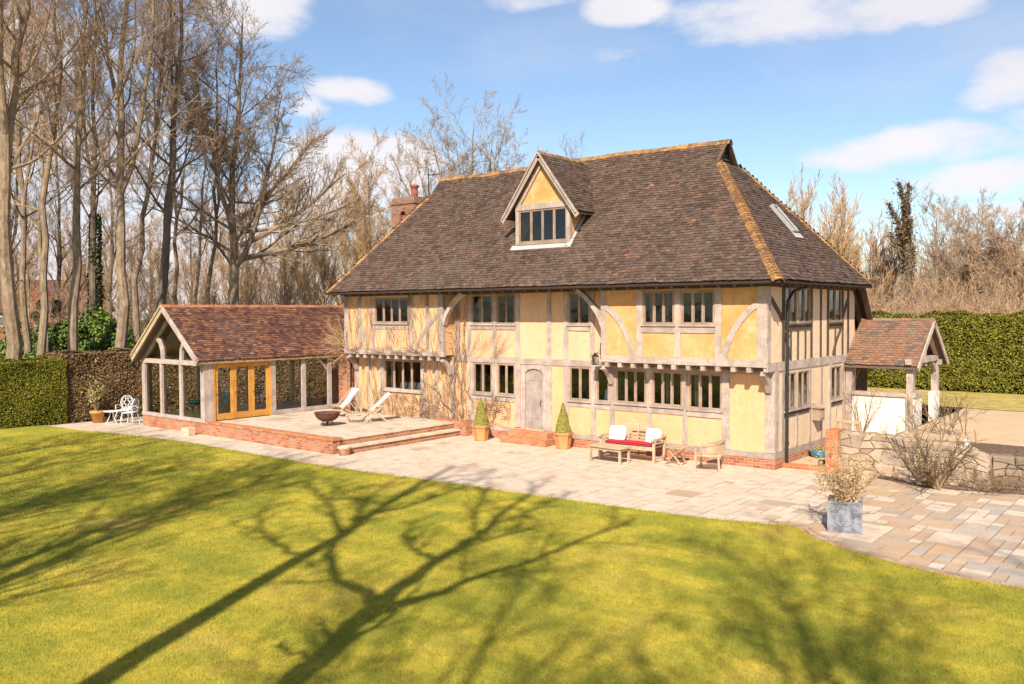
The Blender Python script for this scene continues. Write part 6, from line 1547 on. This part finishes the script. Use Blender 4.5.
folding_table((-2.42, -.74, 0), rad(3))
def barrel_chair(loc, rz):
    t = thing('curved_chair', 'pale teak armchair with a curved slatted barrel back', 'chair', loc, rz)     # faces local -y
    R0 = .36; pt = lambda a, z, r=R0: (r*math.sin(a), .02+r*math.cos(a)*.95, z); A = [rad(x) for x in range(-112, 113, 14)]
    topz = lambda a: .66+.13*math.cos(a*.8)**2
    m_ = MB(); m_.path([pt(a, topz(a), R0+.02) for a in A], [.03]*len(A), .07, (0, 0, 1)); P(m_, 'arm_rail', TEAK, t)
    m_ = MB(); m_.path([pt(a, .43) for a in A], [.05]*len(A), .03, (0, 0, 1))
    for i in range(len(A)*2-1):
        a = A[0]+(A[-1]-A[0])*i/(len(A)*2-2); m_.beam(pt(a, .45), pt(a, topz(a)-.015, R0+.02), .022, .012, (math.cos(a), -math.sin(a), 0))
    P(m_, 'backrest', TEAK, t)
    m_ = MB()
    for i in range(7):
        y = -.30+i*.09; hw_ = math.sqrt(max(.01, .35**2-max(0, y-.0)**2)); m_.box(-hw_, hw_, y, y+.078, .40, .42)
    m_.box(-.33, .33, -.325, -.302, .34, .42); P(m_, 'seat', TEAK, t)
    for sx_ in (-1, 1):
        P(MB().beam((sx_*.335, -.29, 0), (sx_*.335, -.13, .65) if False else (sx_*.335, -.27, .62), .055, .05, (1, 0, 0)), 'leg', TEAK, t)
        P(MB().beam((sx_*.25, .30, 0), (sx_*.25, .28, .42), .05, .05, (1, 0, 0)), 'leg', TEAK, t)
barrel_chair((-1.28, -1.08, 0), rad(-75))
# deck chair facing the lawn
def deckchair(loc, rz):
    t = thing('deck_chair', 'folding deck chair with pale blue canvas beside the garden room', 'deck chair', loc, rz); w_ = .29
    for s in (-1, 1):
        P(MB().beam((s*w_, -.55, .03), (s*w_, .42, .98), .04, .025, (0, 0, 1)), 'rail', TEAK, t); P(MB().beam((s*(w_-.04), .48, .0), (s*(w_-.04), -.45, .42), .04, .025, (0, 0, 1)), 'leg', TEAK, t)
        P(MB().beam((s*(w_+.03), .02, .52), (s*(w_+.03), .40, .03), .035, .02, (0, 0, 1)), 'leg', TEAK, t)
    m_ = MB(); m_.beam((-w_, .42, .98), (w_, .42, .98), .04, .03); m_.beam((-w_+.03, -.45, .42), (w_-.03, -.45, .42), .04, .03); m_.beam((-w_, .47, .04), (w_, .47, .04), .03, .03); P(m_, 'cross_bar', TEAK, t)
    pts = []
    for i in range(13): u = i/12; pts.append((0, .42-.87*u, .99-.57*u-.30*math.sin(math.pi*u)**1.0*(.55+.6*u)))
    m_ = MB(); m_.path(pts, [.014]*13, .5, None, 0, fixed_o=(1, 0, 0)); P(m_, 'canvas', BLUE_FAB, t, True)
deckchair((-15.3, -1.4, FLZ), rad(-12))
def steamer(loc, rz):
    t = thing('steamer_chair', 'folding teak steamer lounger with a pale canvas back and long leg rest', 'lounger', loc, rz); w_ = .27
    for s in (-1, 1):
        P(MB().beam((s*w_, -.20, .30), (s*w_, .55, 1.02) if False else (s*w_, .52, .95), .045, .025, (0, 0, 1)), 'back_rail', TEAK, t)
        P(MB().beam((s*(w_+.03), .40, 0), (s*(w_+.03), -.30, .50), .045, .022, (0, 0, 1)), 'leg', TEAK, t); P(MB().beam((s*(w_+.03), -.42, 0), (s*(w_+.03), .16, .50), .045, .022, (0, 0, 1)), 'leg', TEAK, t)
        P(MB().beam((s*(w_+.035), -.34, .515), (s*(w_+.035), .34, .545), .06, .025, (1, 0, 0)), 'arm', TEAK, t)
        P(MB().beam((s*w_, -.28, .30), (s*w_, -1.02, .28), .04, .022, (0, 0, 1)), 'leg_rail', TEAK, t); P(MB().beam((s*w_, -.95, .28), (s*w_, -.80, .0), .035, .02, (1, 0, 0)), 'leg', TEAK, t)
    m_ = MB(); m_.box(-w_+.01, w_-.01, -.26, .22, .29, .315); P(m_, 'seat', TEAK, t)
    m_ = MB()
    for i in range(7): m_.box(-w_+.01, w_-.01, -1.0+i*.10, -.94+i*.10, .292, .312)
    P(m_, 'leg_rest', TEAK, t)
    m_ = MB(); m_.path([(0, -.12, .37), (0, .1, .56), (0, .32, .77), (0, .50, .95)], [.02]*4, .5, None, 0, fixed_o=(1, 0, 0)); P(m_, 'back_canvas', WHITE_FAB, t)
steamer((-13.35, -1.75, FLZ), rad(-32))
# deck chair reflected in / next to the glazing is not built; a garden armchair behind the stone wall
def slat_chair(loc, rz, lab, w_=.34):
    t = thing('garden_armchair', lab, 'chair', loc, rz)
    for s in (-1, 1):
        P(MB().beam((s*w_, -.28, 0), (s*w_, -.28, .62), .055, .055, (1, 0, 0)), 'leg', TEAK, t); P(MB().beam((s*w_, .24, 0), (s*w_, .34, 1.0), .055, .05, (1, 0, 0), 3), 'leg', TEAK, t)
        P(MB().beam((s*w_, -.36, .64), (s*w_, .30, .66), .07, .03, (1, 0, 0)), 'arm', TEAK, t)
    m_ = MB()
    for i in range(5): m_.box(-w_+.03, w_-.03, -.3+i*.11, -.21+i*.11, .41, .43)
    P(m_, 'seat', TEAK, t); m_ = MB(); m_.beam((-w_+.02, .335, .97), (w_-.02, .335, .97), .08, .03, (0, 0, 1)); m_.beam((-w_+.02, .27, .50), (w_-.02, .27, .50), .05, .03, (0, 0, 1))
    for i in range(7): x = -w_+.07+i*(2*w_-.14)/6; m_.beam((x, .27, .5), (x, .33, .95), .035, .015, (1, 0, 0))
    P(m_, 'backrest', TEAK, t)
slat_chair((1.0, 3.1, .07), rad(172), 'teak armchair seen over the stone wall beside the side windows')
# white cast iron chairs and table
def iron_chair(loc, rz, lab):
    t = thing('cast_iron_chair', lab, 'chair', loc, rz); m_ = MB(); n = 24
    m_.tube([(.24*math.cos(2*math.pi*i/n), .24+.02*math.sin(2*math.pi*i/n), .69+.27*math.sin(2*math.pi*i/n)) for i in range(n+1)], .016, 5, False)
    for k_, (cx_, cz, r) in enumerate(((0, .69, .10), (-.11, .80, .07), (.11, .80, .07), (-.11, .58, .07), (.11, .58, .07), (0, .88, .05), (0, .5, .05), (-.16, .69, .05), (.16, .69, .05))):
        m_.tube([(cx_+r*math.cos(2*math.pi*i/12), .24, cz+r*math.sin(2*math.pi*i/12)) for i in range(13)], .011, 4, False)
    P(m_, 'backrest', WHITE_METAL, t)
    m_ = MB()
    for i in range(9): m_.beam((-.21+i*.052, -.2, .43), (-.21+i*.052, .2, .43), .022, .015, (1, 0, 0))
    m_.tube([(.25*math.cos(2*math.pi*i/n), .23*math.sin(2*math.pi*i/n), .43) for i in range(n+1)], .018, 5, False); P(m_, 'seat', WHITE_METAL, t)
    for sx_ in (-1, 1):
        P(MB().tube([(sx_*.22, .22, .55), (sx_*.28, .08, .64), (sx_*.28, -.12, .62), (sx_*.25, -.2, .5), (sx_*.22, -.19, .43)], .014, 5), 'arm', WHITE_METAL, t)
        P(MB().tube([(sx_*.19, -.17, .42), (sx_*.24, -.22, .22), (sx_*.21, -.22, 0)], .016, 5), 'leg', WHITE_METAL, t); P(MB().tube([(sx_*.18, .17, .42), (sx_*.22, .24, .2), (sx_*.21, .26, 0)], .016, 5), 'leg', WHITE_METAL, t)
iron_chair((-23.75, -5.25, 0), rad(40), 'white cast iron garden chair, the left one, by the beech hedge')
iron_chair((-22.75, -5.55, 0), rad(-58), 'white cast iron garden chair nearest the garden room corner')
ct = thing('cast_iron_table', 'small round white iron table between the two iron chairs', 'table', (-23.3, -5.95, 0)); m_ = MB(); m_.lathe([(.30, .46), (.31, .47), (.30, .485)], 20); P(m_, 'table_top', WHITE_METAL, ct)
for i in range(3): a = i*2.09+.3; P(MB().tube([(.05*math.cos(a), .05*math.sin(a), .46), (.10*math.cos(a), .10*math.sin(a), .25), (.22*math.cos(a), .22*math.sin(a), 0)], .014, 5), 'leg', WHITE_METAL, ct)

# ================================================================== VINE on the front wall
rng = np.random.default_rng(600); vr = random.Random(600)
VN = thing('climbing_vine', 'old leafless vine spreading its stems over the left half of the front wall', 'climber', (-11.0, -.12, 0))
WIN = [(a, b, c, d) for a, b, c, d, _ in WG0+WU0+WUL]
def blocked(x, z): return any(a-.02 < x < b+.02 and c-.03 < z < d+.03 for a, b, c, d in WIN) or (-8.7 < x < -7.1 and z < 2.5)
def plane_y(x, z): return -.56 if (x < -11.3 and z > 2.6) else -.06
def vine_line(mb, x, z, ang, L_, r0, wig, bend=0.0, n=None, rtip=.3, sides=4):
    n = n or max(4, int(L_/.09)); pts = []; rs = []; y_prev = plane_y(x, z)
    for i in range(n):
        y = plane_y(x, z)
        if z < .3 or z > 4.82 or x < -16.6: break
        if blocked(x, z):
            break
        pts.append((x+11.0, y-.012-.02*vr.random()-r0*.6+.12, z)); rs.append(r0*(1-(1-rtip)*i/n))
        ang += vr.gauss(0, wig)+bend*.09
        ang = ang if L_ < 1.2 else ang+(math.pi/2-ang)*.05
        x += math.cos(ang)*L_/n; z += math.sin(ang)*L_/n
    if len(pts) > 2: mb.tube(pts, rs, sides, False)
    return pts, rs
main = MB()
# thick old stems sweeping up from the root by the steps and from the bed
for x, z, a, L_, r in ((-11.0, .45, 2.75, 2.6, .05), (-11.05, .5, 2.2, 2.2, .045), (-11.3, .5, 1.2, 2.8, .04), (-10.9, .4, 1.3, 3.2, .045), (-12.4, .5, 2.9, 2.0, .035), (-13.6, .5, 2.2, 1.8, .03), (-15.0, .5, 1.9, 2.3, .035), (-16.1, .45, 1.5, 2.6, .04), (-9.6, .45, .6, 1.6, .03), (-9.9, .45, 1.5, 2.4, .035), (-12.9, .5, .5, 1.5, .04), (-14.3, .5, 1.4, 1.0, .03)):
    vine_line(main, x, z, a, L_, r*.62, .24, vr.uniform(-.6, .6), n=int(L_/.07))
main.build('stem', VINE, VN)
tw_ = MB()
for i in range(130):                                                     # ground floor, rising
    x = vr.uniform(-16.35, -10.55) if vr.random() < .9 else vr.uniform(-10.5, -9.6); z = vr.choice([.45, vr.uniform(.45, 2.2)])
    vine_line(tw_, x, z, vr.gauss(math.pi/2, .35), vr.uniform(.5, 2.2), vr.uniform(.006, .015), .16)
for i in range(120):                                                     # upper floor over the jetty
    x = vr.uniform(-16.35, -11.35); z = vr.uniform(2.7, 4.2)
    vine_line(tw_, x, z, vr.gauss(math.pi/2, .28), vr.uniform(.5, 2.0), vr.uniform(.005, .012), .12)
for i in range(60):                                                     # recessed bay left of the hall window
    x = vr.uniform(-11.25, -10.65); z = vr.uniform(.5, 4.2); vine_line(tw_, x, z, vr.gauss(math.pi/2, .15), vr.uniform(.5, 2.0), vr.uniform(.004, .011), .09)
for i in range(120):                                                     # tangle below the windows
    x = vr.uniform(-14.9, -8.75); z = vr.uniform(.45, 1.15); vine_line(tw_, x, z, vr.choice([vr.gauss(.35, .4), vr.gauss(2.8, .4)]), vr.uniform(.5, 1.5), vr.uniform(.005, .014), .25, vr.uniform(-1.5, 1.5))
for i in range(40):                                                      # thin sprays right of the bay
    x = vr.uniform(-10.6, -9.2); z = vr.uniform(2.6, 3.1); vine_line(tw_, x, z, vr.gauss(.9, .3), vr.uniform(.5, 1.4), vr.uniform(.003, .006), .08)
for i in range(60):                                                      # along the jetty
    x = vr.uniform(-16.3, -11.6); vine_line(tw_, x, vr.uniform(2.62, 2.85), vr.choice([vr.gauss(.1, .2), vr.gauss(3.0, .2)]), vr.uniform(.5, 1.4), vr.uniform(.004, .010), .12)
tw_.build('twigs', VINE, VN)
# spray hanging out over the garden room roof
rg = np.random.default_rng(610); m_ = MB(); n = 16
P0 = np.tile(np.array([[-16.5+11.0, -.25+.12, 2.75]]), (n, 1)) + rg.normal(0, .12, (n, 3)); D = rg.normal(0, .35, (n, 3))+np.array([-.75, -.35, .35])
P1, R1 = grow(rg, P0, D, rg.uniform(.8, 1.6, n), np.full(n, .016), 8, .16, .03); tubes(m_, P1, R1, 4, rg)
s2 = sprout(rg, P1, R1, 9, .15, 1, .7, .5, .6, np.full(n, 1.2), rmin=.005); P2, R2 = grow(rg, *s2, 5, .2, .02); tubes(m_, P2, R2, 3, rg)
s3 = sprout(rg, P2, R2, 5, .1, 1, .7, .6, .7, s2[2], rmin=.004); P3, R3 = grow(rg, *s3, 3, .2, .0); tubes(m_, P3, R3, 3, rg); m_.build('spray', TWIG_O, VN)

# ================================================================== TREES BEHIND THE CAMERA (they cast the shadows on the lawn)
PERP = np.array([-SD.y, SD.x, 0.0]); PERP = PERP/np.linalg.norm(PERP)      # sideways to the sun direction; points right in the view
def shade_tree(label, B, limbs, seed, dens=1.0, rmin=.011, lsc=1.0):
    """limbs: list of ([(lat, z), ...], r0, r1); lat is sideways to the sun"""
    rng = np.random.default_rng(seed); t = thing('bare_tree', label, 'tree', (B[0], B[1], 0)); a = MB(); b = MB(); sdv = np.array([SD.x, SD.y, 0])
    for li, (pts, r0, r1) in enumerate(limbs):
        pts = np.array(pts, float); s = np.linspace(0, 1, len(pts)); k = 14; u = np.linspace(0, 1, k)
        la = np.interp(u, s, pts[:, 0]); z = np.interp(u, s, pts[:, 1]); dep = (0 if li == 0 else 1)*np.cumsum(rng.normal(0, .10, k)); dep = dep-dep[0]
        Pm = la[:, None]*PERP + dep[:, None]*sdv; Pm[:, 2] = z; Pm[1:-1, :2] += rng.normal(0, .03, (k-2, 2))
        R = (r0+(r1-r0)*u)[None]; tubes(a, Pm[None], R, 9, rng)
        L_ = np.array([np.linalg.norm(Pm[-1]-Pm[0])])
        n1 = int((9 if li else 5)*dens) if r0 >= .055 else 3; s1 = sprout(rng, Pm[None], R, n1, .25 if li else .55, 1, .75, .36*lsc if li else .22*lsc, .42, np.minimum(L_, 7), rmin=.03)
        P1, R1 = grow(rng, *s1, 8, .12, .08); tubes(b, P1, R1, 5, rng)
        s2 = sprout(rng, P1, R1, 6, .2, 1, .7, .55, .55, s1[2], rmin=.018); P2, R2 = grow(rng, *s2, 6, .14, .08); tubes(b, P2, R2, 4, rng)
        s3 = sprout(rng, P2, R2, 5, .2, 1, .65, .55, .6, s2[2], rmin=rmin); P3, R3 = grow(rng, *s3, 4, .15, .08); tubes(b, P3, R3, 3, rng)
    a.build('trunk', BARK, t, True); b.build('crown', TWIG, t); return t
shade_tree('forked bare tree standing behind the viewpoint, its shadow branching across the lawn', (4.69, -22.15),
    [([(0, -.1), (-.02, 3), (-.05, 6.2), (-.06, 7.2), (0, 8.5)], .205, .145),
     ([(0, 8.4), (-.35, 8.7), (-.9, 9.2), (-1.4, 9.8), (-1.76, 10.6), (-1.88, 11.4), (-1.95, 12.6), (-1.7, 13.6)], .12, .035),
     ([(0, 8.5), (.12, 9.6), (.2, 10.3), (.45, 11.2), (.59, 12.9), (.82, 14.8), (.9, 16)], .155, .03),
     ([(.0, 8.3), (.64, 8.98), (1.15, 9.9), (1.78, 10.8), (2.64, 12.36), (3.1, 13.4)], .11, .03),
     ([(.18, 10.2), (-.2, 10.7), (-.5, 11.1), (-.85, 11.8), (-1.0, 12.8)], .07, .02),
     ([(.5, 11.6), (.2, 12.4), (-.1, 13.6), (-.2, 15)], .06, .02), ([(.55, 12.3), (1.1, 13.2), (1.6, 14.5)], .055, .02),
     ([(-.02, 6.6), (-.4, 6.9), (-.75, 7.5)], .045, .015)], 701, 1.0)
shade_tree('tall straight bare tree standing behind the viewpoint, left of the forked one', (3.57, -24.21),
    [([(-.35, -.1), (-.3, 5), (-.27, 6.9), (-.22, 8.65), (-.09, 10.4), (0, 12.5), (.02, 14.6), (-.02, 16.7), (.15, 18.6)], .25, .06),
     ([(0, 12.3), (-.6, 13.3), (-1.07, 14.05), (-2.1, 15.65), (-3.0, 16.6)], .09, .025), ([(0, 12.9), (-.35, 14), (-.6, 15), (-.75, 17)], .09, .025),
     ([(0, 13.6), (.6, 14.6), (1.1, 16), (1.4, 17.5)], .08, .025), ([(-.05, 11.2), (-.9, 11.9), (-1.9, 13), (-2.6, 14.4)], .07, .02), ([(0, 14.4), (-1.2, 15.3), (-2.2, 17)], .06, .02),
     ([(.02, 15), (.4, 16.4), (.5, 18)], .06, .02)], 702, 1.1)
def simple_shade(label, B, hh, r0, seed, **kw):
    t = thing('bare_tree', label, 'tree', (B[0], B[1], 0)); a, b = tree_mesh(seed=seed, H_=hh, r0=r0, **kw); a.build('trunk', BARK, t, True); b.build('crown', TWIG, t)
simple_shade('bare tree left of the viewpoint with slanting upper branches', (.2, -27.0), 17.5, .27, 711, crown0=.45, n1=22, l1=.40, a1=.6, n2=7, n3=6, n4=0, trop=.10, rmin=.021)
simple_shade('bare tree further left behind the viewpoint', (-3.2, -28.5), 17, .27, 712, crown0=.42, n1=22, l1=.40, a1=.6, n2=7, n3=6, n4=0, trop=.10, rmin=.021)
simple_shade('bare tree well to the left behind the viewpoint', (-7.5, -26.5), 16, .27, 717, crown0=.35, n1=22, l1=.40, a1=.6, n2=7, n3=6, n4=0, trop=.10, rmin=.021)
simple_shade('bare tree at the left end of the row behind the viewpoint', (-11.5, -24.5), 15, .27, 718, crown0=.35, n1=22, l1=.40, a1=.6, n2=7, n3=6, n4=0, trop=.10, rmin=.021)
simple_shade('bare tree at the right end of the row behind the viewpoint', (14.0, -27.0), 17, .27, 719, crown0=.35, n1=16, l1=.42, a1=.7, n2=7, n3=6, n4=0, trop=.06, rmin=.016)
simple_shade('bare tree standing third from the left behind the viewpoint', (-5.2, -23.5), 12, .2, 720, crown0=.3, n1=20, l1=.42, a1=.6, n2=7, n3=6, n4=0, trop=.08, rmin=.021)
simple_shade('slim bare tree between the two trees left of the viewpoint', (-1.0, -25.0), 14, .27, 713, crown0=.4, n1=22, l1=.40, a1=.6, n2=7, n3=6, n4=0, trop=.10, rmin=.021)
simple_shade('bare tree behind the viewpoint on the right', (12.2, -24.6), 15.5, .19, 714, crown0=.40, n1=18, l1=.40, a1=.6, n2=7, n3=6, n4=0, trop=.06, rmin=.016, fork=[(.4, 2.2, -1, .5)])
simple_shade('twiggy bare tree close behind the viewpoint on the right', (9.8, -27.5), 16, .19, 715, crown0=.40, n1=18, l1=.40, a1=.6, n2=7, n3=6, n4=0, trop=.06, rmin=.016, fork=[(.4, -1.8, -1, .5)])
simple_shade('bare tree far to the right behind the viewpoint', (16.5, -21.5), 14, .27, 716, crown0=.38, n1=22, l1=.40, a1=.6, n2=7, n3=6, n4=0, trop=.06, rmin=.021)
